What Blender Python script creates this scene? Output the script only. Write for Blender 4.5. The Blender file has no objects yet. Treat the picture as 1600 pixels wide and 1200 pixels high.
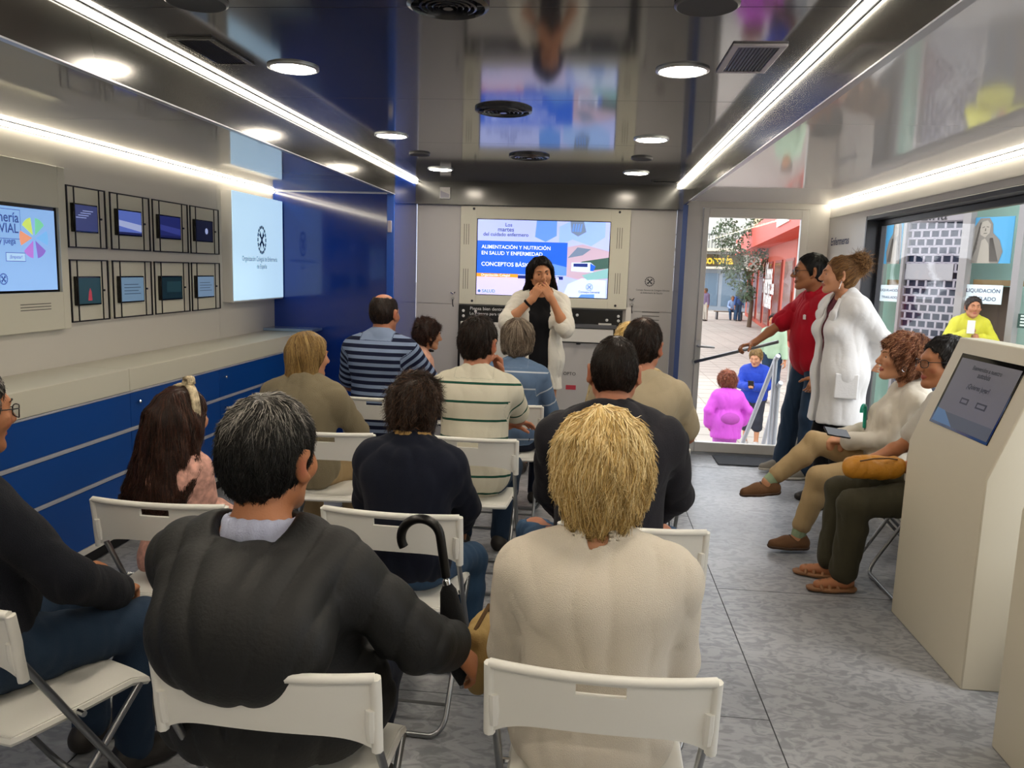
import bpy, math, random
import numpy as np
from mathutils import Matrix, Vector
C = bpy.context.scene.collection
SC = bpy.context.scene
random.seed(7); np.random.seed(7)

# ---------------------------------------------------------------- camera, world, exposure
CAM_H = 1.58
def cam_axes(y, t, r):
    cy, sy, ct, st, cr, sr = math.cos(y), math.sin(y), math.cos(t), math.sin(t), math.cos(r), math.sin(r)
    f = np.array([-sy*ct, cy*ct, -st]); r0 = np.array([cy, sy, 0.0]); u0 = np.cross(r0, f)
    return cr*r0 + sr*u0, -sr*r0 + cr*u0, f
CR, CU, CF = cam_axes(0.09542, 0.14469, 0.03116)
cd = bpy.data.cameras.new('camera'); cam = bpy.data.objects.new('camera', cd); C.objects.link(cam)
cd.sensor_width = 36.0; cd.lens = 36.0*1220.0/1600.0; cd.clip_start = 0.05; cd.clip_end = 300
cam.matrix_world = Matrix(((CR[0], CU[0], -CF[0], 0), (CR[1], CU[1], -CF[1], 0), (CR[2], CU[2], -CF[2], CAM_H), (0, 0, 0, 1)))
SC.camera = cam
SC.view_settings.view_transform = 'Standard'; SC.view_settings.look = 'None'
SC.view_settings.gamma = 1.0; SC.view_settings.use_curve_mapping = False
SC.view_settings.exposure = 0.0
SC.cycles.use_denoising = True
SC.cycles.max_bounces = 8; SC.cycles.diffuse_bounces = 4; SC.cycles.glossy_bounces = 4
SC.cycles.transparent_max_bounces = 12; SC.cycles.transmission_bounces = 6
SC.cycles.sample_clamp_indirect = 6.0
SC.cycles.caustics_reflective = False; SC.cycles.caustics_refractive = False

# overcast daylight: a sky texture washed with cloud white
wd = bpy.data.worlds.new('overcast_sky'); SC.world = wd; wd.use_nodes = True
nt = wd.node_tree; bg = nt.nodes['Background']
tc = nt.nodes.new('ShaderNodeTexCoord'); nz = nt.nodes.new('ShaderNodeTexNoise'); cr_ = nt.nodes.new('ShaderNodeValToRGB')
nz.inputs['Scale'].default_value = 2.2; nz.inputs['Detail'].default_value = 5.0
nt.links.new(tc.outputs['Generated'], nz.inputs['Vector']); nt.links.new(nz.outputs['Fac'], cr_.inputs['Fac'])
cr_.color_ramp.elements[0].color = (0.74, 0.82, 0.95, 1); cr_.color_ramp.elements[0].position = 0.35
cr_.color_ramp.elements[1].color = (1.0, 0.99, 0.97, 1); cr_.color_ramp.elements[1].position = 0.65
nt.links.new(cr_.outputs['Color'], bg.inputs['Color']); bg.inputs['Strength'].default_value = 3.1
ld = bpy.data.lights.new('sun', 'SUN'); ld.energy = 1.8; ld.angle = math.radians(25); ld.color = (1.0, 0.96, 0.9)
sun = bpy.data.objects.new('sun', ld); C.objects.link(sun); sun.rotation_euler = (math.radians(38), math.radians(22), math.radians(30))
LED_STRENGTH = 19.0       # cove strips
DOWN_STRENGTH = 118.0      # round downlights
# ---------------------------------------------------------------- helpers
def px(x, y):                       # viewing ray of a photo pixel, for measuring only
    return CR*((x-800)/1220.0) + CU*((600-y)/1220.0) + CF
def onY(x, y, Y): r = px(x, y); return r*(Y/r[1]) + np.array([0, 0, CAM_H])
def onX(x, y, X): r = px(x, y); return r*(X/r[0]) + np.array([0, 0, CAM_H])
def onZ(x, y, Z): r = px(x, y); return r*((Z-CAM_H)/r[2]) + np.array([0, 0, CAM_H])
def V(*a): return np.array(a, float)
def nrm(v): v = np.asarray(v, float); return v/(np.linalg.norm(v)+1e-12)
def rot(ax, a):
    ax = nrm(ax); K = np.array([[0, -ax[2], ax[1]], [ax[2], 0, -ax[0]], [-ax[1], ax[0], 0]])
    return np.eye(3) + math.sin(a)*K + (1-math.cos(a))*K@K
D2R = math.pi/180

def lin(c):
    if isinstance(c, str):
        c = c.lstrip('#'); c = [int(c[i:i+2], 16)/255 for i in (0, 2, 4)]
        c = [x/12.92 if x <= .04045 else ((x+.055)/1.055)**2.4 for x in c]
    return (c[0], c[1], c[2], 1.0)
MATS = {}
def mat(name, col='#808080', rough=.5, metal=0, spec=.5, noise=None, bump=None, emit=0, coat=0, sheen=0, trans=0, ior=1.45, sss=0):
    """noise=(scale, amount, [stretch xyz]); bump=(scale, strength, [stretch])"""
    if name in MATS: return MATS[name]
    m = bpy.data.materials.new(name); m.use_nodes = True; MATS[name] = m
    t = m.node_tree; b = t.nodes['Principled BSDF']; c = lin(col)
    b.inputs['Base Color'].default_value = c; b.inputs['Roughness'].default_value = rough
    b.inputs['Metallic'].default_value = metal; b.inputs['Specular IOR Level'].default_value = spec
    b.inputs['Coat Weight'].default_value = coat; b.inputs['Coat Roughness'].default_value = .05
    b.inputs['Sheen Weight'].default_value = sheen; b.inputs['IOR'].default_value = ior
    b.inputs['Transmission Weight'].default_value = trans
    if sss:
        b.inputs['Subsurface Weight'].default_value = sss; b.inputs['Subsurface Radius'].default_value = (.012, .005, .003); b.inputs['Subsurface Scale'].default_value = 1.0
    if emit:
        b.inputs['Emission Color'].default_value = c; b.inputs['Emission Strength'].default_value = emit
    def coords(sc, st=None):
        g = t.nodes.new('ShaderNodeTexCoord'); mp = t.nodes.new('ShaderNodeMapping'); t.links.new(g.outputs['Object'], mp.inputs['Vector'])
        mp.inputs['Scale'].default_value = st or (1, 1, 1)
        n = t.nodes.new('ShaderNodeTexNoise'); n.inputs['Scale'].default_value = sc; n.inputs['Detail'].default_value = 4
        t.links.new(mp.outputs['Vector'], n.inputs['Vector']); return n
    if noise:
        n = coords(noise[0], noise[2] if len(noise) > 2 else None); r = t.nodes.new('ShaderNodeValToRGB'); a = noise[1]
        r.color_ramp.elements[0].position = .3; r.color_ramp.elements[1].position = .7
        r.color_ramp.elements[0].color = tuple(max(0, x*(1-a)) for x in c[:3])+(1,); r.color_ramp.elements[1].color = tuple(min(1, x*(1+a)) for x in c[:3])+(1,)
        t.links.new(n.outputs['Fac'], r.inputs['Fac']); t.links.new(r.outputs['Color'], b.inputs['Base Color'])
    if bump:
        n = coords(bump[0], bump[2] if len(bump) > 2 else None); u = t.nodes.new('ShaderNodeBump'); u.inputs['Strength'].default_value = bump[1]; u.inputs['Distance'].default_value = .01
        t.links.new(n.outputs['Fac'], u.inputs['Height']); t.links.new(u.outputs['Normal'], b.inputs['Normal'])
    return m
def attr_mat(name, attr, stops, rough=.6, spec=.4, constant=False, frac=None, bump=None, sheen=0, noise_mix=0, sss=0, metal=0):
    """colour from a float attribute through a ramp; frac=(period) repeats it"""
    if name in MATS: return MATS[name]
    m = mat(name, '#808080', rough, metal, spec, bump=bump, sheen=sheen, sss=sss); t = m.node_tree; b = t.nodes['Principled BSDF']
    a = t.nodes.new('ShaderNodeAttribute'); a.attribute_name = attr; src = a.outputs['Fac']
    if frac:
        d = t.nodes.new('ShaderNodeMath'); d.operation = 'DIVIDE'; t.links.new(src, d.inputs[0]); d.inputs[1].default_value = frac
        f = t.nodes.new('ShaderNodeMath'); f.operation = 'FRACT'; t.links.new(d.outputs[0], f.inputs[0]); src = f.outputs[0]
    if noise_mix:
        g = t.nodes.new('ShaderNodeTexCoord'); n = t.nodes.new('ShaderNodeTexNoise'); n.inputs['Scale'].default_value = 9; t.links.new(g.outputs['Object'], n.inputs['Vector'])
        s = t.nodes.new('ShaderNodeMath'); s.operation = 'MULTIPLY_ADD'; t.links.new(n.outputs['Fac'], s.inputs[0]); s.inputs[1].default_value = noise_mix
        o = t.nodes.new('ShaderNodeMath'); o.operation = 'SUBTRACT'; t.links.new(src, o.inputs[0]); o.inputs[1].default_value = noise_mix/2
        t.links.new(o.outputs[0], s.inputs[2]); src = s.outputs[0]
    r = t.nodes.new('ShaderNodeValToRGB'); e = r.color_ramp.elements
    if constant: r.color_ramp.interpolation = 'CONSTANT'
    while len(e) < len(stops): e.new(.5)
    for i, (p, c) in enumerate(stops): e[i].position = p
    for i, (p, c) in enumerate(stops): e[i].color = lin(c)
    t.links.new(src, r.inputs['Fac']); t.links.new(r.outputs['Color'], b.inputs['Base Color']); return m
def glass(name, tint='#ffffff', refl=.55):      # thin pane: clear, with a Schlick reflection at each face
    if name in MATS: return MATS[name]
    m = bpy.data.materials.new(name); m.use_nodes = True; MATS[name] = m; t = m.node_tree; t.nodes.remove(t.nodes['Principled BSDF'])
    def nd(op, a, b=None):
        q = t.nodes.new('ShaderNodeMath'); q.operation = op
        for i, v in enumerate((a, b)):
            if v is None: continue
            if isinstance(v, (int, float)): q.inputs[i].default_value = v
            else: t.links.new(v, q.inputs[i])
        return q.outputs[0]
    g = t.nodes.new('ShaderNodeNewGeometry'); vm = t.nodes.new('ShaderNodeVectorMath'); vm.operation = 'DOT_PRODUCT'; t.links.new(g.outputs['Normal'], vm.inputs[0]); t.links.new(g.outputs['Incoming'], vm.inputs[1])
    f = nd('ADD', nd('MULTIPLY', nd('POWER', nd('SUBTRACT', 1.0, nd('ABSOLUTE', vm.outputs['Value'])), 5.0), .95*refl), .04*refl)
    tr = t.nodes.new('ShaderNodeBsdfTransparent'); gl = t.nodes.new('ShaderNodeBsdfGlossy'); mx = t.nodes.new('ShaderNodeMixShader')
    tr.inputs['Color'].default_value = lin(tint); gl.inputs['Roughness'].default_value = .0
    t.links.new(f, mx.inputs[0]); t.links.new(tr.outputs[0], mx.inputs[1]); t.links.new(gl.outputs[0], mx.inputs[2])
    t.links.new(mx.outputs[0], t.nodes['Material Output'].inputs['Surface']); return m

FRAME = {}                           # object -> (loc, R) of its thing's frame
def thing(name, label, cat, loc=(0, 0, 0), rotz=0, group=None):
    o = bpy.data.objects.new(name, None); C.objects.link(o); o.location = loc; o.rotation_euler = (0, 0, rotz)
    o.empty_display_size = .1; tag(o, label, cat, group); FRAME[o.name] = (V(*loc), rot((0, 0, 1), rotz)); return o
def tag(o, label=None, cat=None, group=None, kind=None):
    if label: o['label'] = label
    if cat: o['category'] = cat
    if group: o['group'] = group
    if kind: o['kind'] = kind
    return o
def link(name, me, parent=None, world=True):
    if parent is not None and world:
        l, R = FRAME[parent.name]; n = len(me.vertices); a = np.empty(n*3); me.vertices.foreach_get('co', a)
        a = (a.reshape(-1, 3)-l)@R; me.vertices.foreach_set('co', a.ravel())
    o = bpy.data.objects.new(name, me); C.objects.link(o)
    if parent is not None: o.parent = parent; FRAME[o.name] = FRAME[parent.name]
    else: FRAME[o.name] = (V(0, 0, 0), np.eye(3))
    return o
class MB:
    def __init__(s): s.v = []; s.f = []; s.m = []; s.mi = 0
    def add(s, vs, fs):
        n = len(s.v); s.v += [tuple(map(float, q)) for q in vs]; s.f += [tuple(n+i for i in f) for f in fs]; s.m += [s.mi]*len(fs); return s
    def hexa(s, p): return s.add(p, [(0, 3, 2, 1), (4, 5, 6, 7), (0, 1, 5, 4), (1, 2, 6, 5), (2, 3, 7, 6), (3, 0, 4, 7)])
    def box(s, x0, x1, y0, y1, z0, z1):
        return s.hexa([(x0, y0, z0), (x1, y0, z0), (x1, y1, z0), (x0, y1, z0), (x0, y0, z1), (x1, y0, z1), (x1, y1, z1), (x0, y1, z1)])
    def obox(s, c, h, R):
        c = np.asarray(c, float); return s.hexa([c+R@np.array([a*h[0], b*h[1], d*h[2]]) for d in (-1, 1) for a, b in ((-1, -1), (1, -1), (1, 1), (-1, 1))])
    def prism(s, pts, d):               # polygon (3-D points, in order) pushed by vector d
        n = len(pts); p = [np.asarray(q, float) for q in pts]; d = np.asarray(d, float)
        return s.add(p+[q+d for q in p], [tuple(range(n))[::-1], tuple(range(n, 2*n))]+[(i, (i+1) % n, n+(i+1) % n, n+i) for i in range(n)])
    def tube(s, pts, r, k=8, closed=False, cap=True):
        P = [np.asarray(q, float) for q in pts]; n = len(P); rr = r if hasattr(r, '__len__') else [r]*n; vs = []; up = None
        for i in range(n):
            t = nrm((P[(i+1) % n]-P[i-1]) if closed else (P[min(i+1, n-1)]-P[max(i-1, 0)]))
            if up is None: up = nrm(np.cross(t, (0, 0, 1) if abs(t[2]) < .9 else (1, 0, 0)))
            up = nrm(up-t*np.dot(up, t)); w = np.cross(t, up)
            vs += [P[i]+rr[i]*(math.cos(2*math.pi*j/k)*up+math.sin(2*math.pi*j/k)*w) for j in range(k)]
        fs = [(i*k+j, i*k+(j+1) % k, ((i+1) % n)*k+(j+1) % k, ((i+1) % n)*k+j) for i in range(n if closed else n-1) for j in range(k)]
        if cap and not closed: fs += [tuple(range(k))[::-1], tuple((n-1)*k+j for j in range(k))]
        return s.add(vs, fs)
    def lathe(s, prof, c, ax=(0, 0, 1), k=24, a0=0, a1=2*math.pi):   # prof [(r, h)]
        ax = nrm(ax); u = nrm(np.cross(ax, (1, 0, 0) if abs(ax[0]) < .9 else (0, 1, 0))); w = np.cross(ax, u); c = np.asarray(c, float); vs = []
        full = a1-a0 > 6.28; kk = k if full else k+1
        for r, h in prof: vs += [c+ax*h+r*(math.cos(a0+(a1-a0)*j/k)*u+math.sin(a0+(a1-a0)*j/k)*w) for j in range(kk)]
        n = len(prof)
        fs = [(i*kk+j, i*kk+(j+1) % kk, (i+1)*kk+(j+1) % kk, (i+1)*kk+j) for i in range(n-1) for j in range(k)]
        return s.add(vs, fs)
    def disc(s, c, r, ax, k=24, h=.0): 
        ax = nrm(ax); u = nrm(np.cross(ax, (1, 0, 0) if abs(ax[0]) < .9 else (0, 1, 0))); w = np.cross(ax, u); c = np.asarray(c, float)
        return s.prism([c+r*(math.cos(2*math.pi*j/k)*u+math.sin(2*math.pi*j/k)*w) for j in range(k)], ax*h) if h else s.add([c+r*(math.cos(2*math.pi*j/k)*u+math.sin(2*math.pi*j/k)*w) for j in range(k)], [tuple(range(k))])
    def quad(s, a, b, c, d): return s.add([a, b, c, d], [(0, 1, 2, 3)])
    def build(s, name, mats, parent=None, bevel=0, world=True, smooth=35, seg=2):
        me = bpy.data.meshes.new(name); me.from_pydata(s.v, [], s.f); me.update()
        for m in (mats if isinstance(mats, (list, tuple)) else [mats]): me.materials.append(m)
        if any(s.m): me.polygons.foreach_set('material_index', s.m)
        if smooth:
            me.polygons.foreach_set('use_smooth', [True]*len(me.polygons)); me.set_sharp_from_angle(angle=smooth*D2R)
        o = link(name, me, parent, world)
        if bevel:
            b = o.modifiers.new('edge', 'BEVEL'); b.width = bevel; b.segments = seg; b.limit_method = 'ANGLE'; b.angle_limit = 40*D2R
        return o
def struct(name, mb, m, bevel=0, parent=None, smooth=35):
    return tag(mb.build(name, m, parent, bevel, smooth=smooth), kind=None if parent else 'structure')
def solid(verts, faces, off):            # thicken a sheet: verts (n,3), off (n,3)
    v = np.asarray(verts, float); n = len(v); e = {}
    for f in faces:
        for i in range(len(f)): a, b = f[i], f[(i+1) % len(f)]; e[(a, b)] = 1
    fs = [tuple(f) for f in faces]+[tuple(n+i for i in f[::-1]) for f in faces]
    fs += [(b, a, n+a, n+b) for (a, b) in e if (b, a) not in e]
    return list(v)+list(v+np.asarray(off)), fs
def text(name, s, o, r, u, m, parent=None, width=None, size=.05, align='CENTER', depth=.0008, bold=0, height=None):
    """lettering: origin o, reading direction r, up u"""
    cu = bpy.data.curves.new(name, 'FONT'); cu.body = s; cu.size = 1.0; cu.align_x = align; cu.align_y = 'CENTER'; cu.offset = bold; cu.resolution_u = 3
    ob = bpy.data.objects.new('tmp_text', cu); C.objects.link(ob); dg = bpy.context.evaluated_depsgraph_get(); dg.update()
    me = bpy.data.meshes.new_from_object(ob.evaluated_get(dg)); bpy.data.objects.remove(ob); bpy.data.curves.remove(cu); me.name = name
    n = len(me.vertices); a = np.empty(n*3); me.vertices.foreach_get('co', a); a = a.reshape(-1, 3); k = size
    if width: k = width/(a[:, 0].max()-a[:, 0].min())
    ky = k if not height else height/(a[:, 1].max()-a[:, 1].min())
    r, u = nrm(r), nrm(u); nn = np.cross(r, u); o = np.asarray(o, float)
    p = o+np.outer(a[:, 0]*k, r)+np.outer(a[:, 1]*ky, u)+nn*depth
    me.vertices.foreach_set('co', p.ravel()); me.materials.clear(); me.materials.append(m); me.update()
    return link(name, me, parent, True)
def copy_tree(root):
    r = root.copy(); C.objects.link(r); FRAME[r.name] = FRAME[root.name]
    for ch in list(root.children):
        c = ch.copy(); C.objects.link(c); c.parent = r
        for g in list(ch.children):
            d = g.copy(); C.objects.link(d); d.parent = c
    return r
# ---------------------------------------------------------------- implicit surfaces -> one continuous mesh
class Field:
    def __init__(s): s.p = []; s.cuts = []; s.disp = None
    def rc(s, a, b, r1, r2=None, k=.02, g='', flat=None, sub=False):
        s.p.append(dict(t='rc', a=np.asarray(a, float), b=np.asarray(b, float), r1=r1, r2=r1 if r2 is None else r2, k=k, g=g, flat=flat, sub=sub)); return s
    def el(s, c, r, R=None, k=.02, g='', sub=False):
        s.p.append(dict(t='el', c=np.asarray(c, float), r=np.asarray(r, float), R=np.eye(3) if R is None else R, k=k, g=g, sub=sub)); return s
    def bx(s, c, h, R=None, rd=.005, k=.005, g='', sub=False):
        s.p.append(dict(t='bx', c=np.asarray(c, float), h=np.asarray(h, float), R=np.eye(3) if R is None else R, rd=rd, k=k, g=g, sub=sub)); return s
    def chain(s, pts, rs, k=.01, g=''):
        for i in range(len(pts)-1): s.rc(pts[i], pts[i+1], rs[i], rs[i+1], k, g)
        return s
    def grow(s, t, groups, kx=1.0):
        f = Field()
        for q in s.p:
            if q['sub'] or q['g'] not in groups: continue
            n = dict(q); n['k'] = q['k']*kx
            if q['t'] == 'rc': n['r1'] = q['r1']+t; n['r2'] = q['r2']+t
            elif q['t'] == 'el': n['r'] = q['r']+t
            f.p.append(n)
        return f
    def bounds(s):
        lo = np.full(3, 1e9); hi = -lo
        for q in s.p:
            if q['sub']: continue
            if q['t'] == 'rc':
                for c, r in ((q['a'], q['r1']), (q['b'], q['r2'])): 
                    rr = r*max(1, 1/(q['flat'][1] if q['flat'] else 1), (q['flat'][1] if q['flat'] else 1)); lo = np.minimum(lo, c-rr); hi = np.maximum(hi, c+rr)
            else:
                r = np.max(q['r'] if q['t'] == 'el' else q['h']*1.5); lo = np.minimum(lo, q['c']-r); hi = np.maximum(hi, q['c']+r)
        return lo-.02, hi+.02
def pd(q, P):
    if q['t'] == 'rc':
        ba = q['b']-q['a']; v = P-q['a'].astype(P.dtype); L = float(ba@ba)+1e-12
        h = np.clip(v@ba.astype(P.dtype)/L, 0, 1); v = v-h[..., None]*ba.astype(P.dtype)
        if q['flat']:
            n, sc = nrm(q['flat'][0]).astype(P.dtype), q['flat'][1]; v = v+(v@n)[..., None]*n*(1/sc-1)
            return (np.sqrt((v*v).sum(-1))-(q['r1']+(q['r2']-q['r1'])*h))*min(1, sc)
        return np.sqrt((v*v).sum(-1))-(q['r1']+(q['r2']-q['r1'])*h)
    v = (P-q['c'].astype(P.dtype))@q['R'].astype(P.dtype)
    if q['t'] == 'el':
        r = q['r'].astype(P.dtype); a = v/r; k0 = np.sqrt((a*a).sum(-1)); b = a/r; k1 = np.sqrt((b*b).sum(-1))+1e-9
        return k0*(k0-1)/k1
    h = q['h'].astype(P.dtype)-np.float32(q['rd']); d = np.abs(v)-h
    return np.sqrt((np.maximum(d, 0)**2).sum(-1))+np.minimum(d.max(-1), 0)-q['rd']
def smin(a, b, k):
    h = np.maximum(k-np.abs(a-b), 0)/k; return np.minimum(a, b)-h*h*k*.25
def feval(F, P):
    P = P.astype(np.float32); d = np.full(P.shape[:-1], 9, np.float32)
    for q in F.p:
        if not q['sub']: d = smin(d, pd(q, P), max(q['k'], 1e-4))
    for q in F.p:
        if q['sub']: d = -smin(-d, pd(q, P), max(q['k'], 1e-4))
    for pt, n in F.cuts: d = np.maximum(d, (P-np.float32(pt))@nrm(n).astype(np.float32))
    if F.disp is not None: d = d+F.disp(P)
    return d
_B = 8
def mesh_arrays(F, h, smooth=1):
    lo, hi = F.bounds(); nb = np.ceil((hi-lo)/(h*_B)).astype(int)+1; half = h*_B/2*1.7321; slack = .02+2*h
    g = np.stack(np.meshgrid(*[np.arange(n) for n in nb], indexing='ij'), -1).reshape(-1, 3)
    cen = (lo+(g*_B+(_B-1)/2)*h).astype(np.float32); D = np.stack([pd(q, cen) for q in F.p], 1); add = np.array([not q['sub'] for q in F.p])
    mind = D[:, add].min(1); tot = np.full(len(cen), 9, np.float32)
    d0 = feval(F, cen); act = np.abs(d0) < half+slack
    dims = nb*_B; val = np.empty(tuple(dims), np.float32); v6 = val.reshape(nb[0], _B, nb[1], _B, nb[2], _B)
    v6[:] = np.where(d0.reshape(nb) < 0, np.float32(-1), np.float32(1))[:, None, :, None, :, None]
    ia = np.nonzero(act)[0]; off = np.stack(np.meshgrid(*[np.arange(_B)]*3, indexing='ij'), -1).reshape(-1, 3)
    P = (lo+(g[ia][:, None, :]*_B+off[None])*h).astype(np.float32); d = np.full(P.shape[:2], 9, np.float32); m = mind[ia]; Da = D[ia]
    for j, q in enumerate(F.p):
        if q['sub']: continue
        w = np.nonzero(Da[:, j] < m+2*half+q['k']+slack)[0]
        if len(w): d[w] = smin(d[w], pd(q, P[w]), max(q['k'], 1e-4))
    for j, q in enumerate(F.p):
        if not q['sub']: continue
        w = np.nonzero(Da[:, j] < half+q['k']+slack)[0]
        if len(w): d[w] = -smin(-d[w], pd(q, P[w]), max(q['k'], 1e-4))
    for pt, n in F.cuts: d = np.maximum(d, (P-np.float32(pt))@nrm(n).astype(np.float32))
    if F.disp is not None: d = d+F.disp(P)
    gi = g[ia]; v6t = val.reshape(nb[0], _B, nb[1], _B, nb[2], _B).transpose(0, 2, 4, 1, 3, 5)
    v6t[gi[:, 0], gi[:, 1], gi[:, 2]] = d.reshape(-1, _B, _B, _B)
    S = val < 0; c = np.zeros(tuple(dims-1), np.int8); nx, ny, nz = dims
    cor = [(i, j, k) for i in (0, 1) for j in (0, 1) for k in (0, 1)]
    for i, j, k in cor: c += S[i:nx-1+i, j:ny-1+j, k:nz-1+k]
    cells = np.argwhere((c > 0) & (c < 8)); idx = np.full(tuple(dims-1), -1, np.int32); idx[tuple(cells.T)] = np.arange(len(cells))
    cv = np.stack([val[cells[:, 0]+i, cells[:, 1]+j, cells[:, 2]+k] for i, j, k in cor], 1)
    acc = np.zeros((len(cells), 3), np.float32); cnt = np.zeros(len(cells), np.float32); co = np.array(cor, np.float32)
    for a in range(8):
        for b in range(a+1, 8):
            if np.abs(co[a]-co[b]).sum() != 1: continue
            x = (cv[:, a] < 0) != (cv[:, b] < 0); t = cv[x, a]/(cv[x, a]-cv[x, b]); acc[x] += co[a]+t[:, None]*(co[b]-co[a]); cnt[x] += 1
    verts = lo+(cells+acc/np.maximum(cnt, 1)[:, None])*h; quads = []
    for ax in range(3):
        A = [slice(None)]*3; Bs = [slice(None)]*3; A[ax] = slice(0, -1); Bs[ax] = slice(1, None)
        s0, s1 = S[tuple(A)], S[tuple(Bs)]; e = np.argwhere(s0 != s1); u, w = (ax+1) % 3, (ax+2) % 3
        e = e[(e[:, u] > 0) & (e[:, w] > 0) & (e[:, u] < dims[u]-1) & (e[:, w] < dims[w]-1)]; q = []
        for du, dw in ((0, 0), (1, 0), (1, 1), (0, 1)):
            z = e.copy(); z[:, u] -= du; z[:, w] -= dw; q.append(idx[z[:, 0], z[:, 1], z[:, 2]])
        q = np.stack(q, 1); fl = s0[tuple(e.T)]; q[~fl] = q[~fl][:, ::-1]; quads.append(q)
    Q = np.concatenate(quads); Q = Q[(Q >= 0).all(1)]
    for _ in range(smooth):
        s = np.zeros_like(verts); n = np.zeros(len(verts))
        for a in range(4):
            b = (a+1) % 4
            for ax in range(3):
                s[:, ax] += np.bincount(Q[:, a], verts[Q[:, b], ax], len(verts))+np.bincount(Q[:, b], verts[Q[:, a], ax], len(verts))
            n += np.bincount(Q[:, a], minlength=len(verts))+np.bincount(Q[:, b], minlength=len(verts))
        verts = verts*.45+.55*s/np.maximum(n, 1)[:, None]
    return verts, Q
def np_mesh(name, verts, Q, mats, parent=None, world=False, attrs=None, mi=None, smooth=True):
    me = bpy.data.meshes.new(name); n, f = len(verts), len(Q); k = Q.shape[1]
    me.vertices.add(n); me.vertices.foreach_set('co', np.asarray(verts, np.float32).ravel())
    me.loops.add(f*k); me.loops.foreach_set('vertex_index', Q.astype(np.int32).ravel())
    me.polygons.add(f); me.polygons.foreach_set('loop_start', np.arange(0, f*k, k, dtype=np.int32))
    for m in (mats if isinstance(mats, (list, tuple)) else [mats]): me.materials.append(m)
    if mi is not None: me.polygons.foreach_set('material_index', np.asarray(mi, np.int32))
    me.update(calc_edges=True)
    if smooth: me.polygons.foreach_set('use_smooth', np.ones(f, bool))
    for a, v in (attrs or {}).items():
        at = me.attributes.new(a, 'FLOAT', 'POINT'); at.data.foreach_set('value', np.asarray(v, np.float32))
    return link(name, me, parent, world)
def field_obj(name, F, h, m, parent, attr=None, smooth=1, world=False):
    v, q = mesh_arrays(F, h, smooth)
    return np_mesh(name, v, q, m, parent, world, attr(v) if attr else None)
_rs = np.random.RandomState(3)
_KV = _rs.normal(size=(40, 3)); _KV /= np.linalg.norm(_KV, axis=1)[:, None]; _PH = _rs.uniform(0, 6.28, 40)
def wob(P, freq, n=5, seed=0, st=(1, 1, 1)):     # cheap smooth noise, about -1..1
    P = P*np.array(st, np.float32); s = np.zeros(P.shape[:-1], np.float32)
    for i in range(n):
        j = (i+seed*5) % 40; s += np.sin(P@(_KV[j]*freq*(1+.27*i)).astype(np.float32)+_PH[j]+.8*np.sin(P@(_KV[(j+7) % 40]*freq*.6).astype(np.float32)))
    return s/(n*.7)
def folds(amp, freq, seed=0, st=(1.3, 1.3, .5), fine=.16):
    def f(P):
        a = wob(P, freq*2.6, 4, seed, st); b = wob(P, freq*6.5, 3, seed+3, st); return (amp*(1.1-2*np.sqrt(np.abs(a)+.01))*.75+amp*fine*(1-2*np.sqrt(np.abs(b)+.01))).astype(np.float32)
    return f
# ---------------------------------------------------------------- people
def ik(S, W, l1, l2, hint):
    v = W-S; d = np.linalg.norm(v); 
    if d > (l1+l2)*.998: W = S+v*(l1+l2)*.998/d; v = W-S; d = np.linalg.norm(v)
    a = (l1*l1-l2*l2+d*d)/(2*d); hgt = math.sqrt(max(l1*l1-a*a, 0)); u = v/d; p = np.asarray(hint, float); p = nrm(p-u*np.dot(p, u))
    return S+u*a+p*hgt, W
def head_prims(F, hc, R, s, feat=1.0, ears=True, jaw=1.0, nose=1.0):
    def w(*a): return hc+R@(V(*a)*s)
    e = lambda c, r, k, Rr=None, sub=False, g='head': F.el(w(*c), V(*r)*s, R if Rr is None else R@Rr, k*s, g, sub)
    c = lambda a, b, r1, r2, k, g='head': F.rc(w(*a), w(*b), r1*s, r2*s, k*s, g)
    e((0, -.018, .035), (.074, .095, .083), .02)
    e((0, .028, -.010), (.060*jaw, .068, .090), .03)
    for x in (-1, 1):
        c((x*.050*jaw, -.005, -.055), (x*.018*jaw, .060, -.097), .021, .018, .03)
        e((x*.039, .062, -.024), (.024, .022, .022), .025)
        c((x*.036, .079, .027), (0, .088, .023), .0095, .0095, .015)
        e((x*.011, .102, -.034), (.008*nose, .010, .007), .006)
        e((x*.085, -.013, -.002), (.009, .021, .036), .008, rot((0, 0, 1), -x*.75)) if ears else None
        e((x*.077, .000, -.034), (.008, .010, .011), .008) if ears else None
        c((0, .0905, -.0605), (x*.021, .0845, -.0640), .0046, .0032, .005, 'lip')
        c((0, .0898, -.0700), (x*.018, .0843, -.0665), .0048, .0034, .005, 'lip')
        c((x*.020, .0835, .006), (x*.031, .0860, .0115), .0036, .0046, .005); c((x*.031, .0860, .0115), (x*.043, .079, .005), .0046, .0036, .005)
        c((x*.020, .0830, -.001), (x*.031, .0850, -.0055), .0026, .0030, .005); c((x*.031, .0850, -.0055), (x*.043, .079, .001), .0030, .0026, .005)
    e((0, .071, -.098), (.020*jaw, .018, .016), .02)
    c((0, .090, .014), (0, .112*(.8+.2*nose), -.027), .0080, .0125*nose, .012)
    for x in (-1, 1):
        e((x*.031, .098, .0035), (.0155, .014, .0095), .010, sub=True)
        if ears: e((x*.094, -.004, -.001), (.006, .010, .019), .008, rot((0, 0, 1), -x*.75), True)
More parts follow.
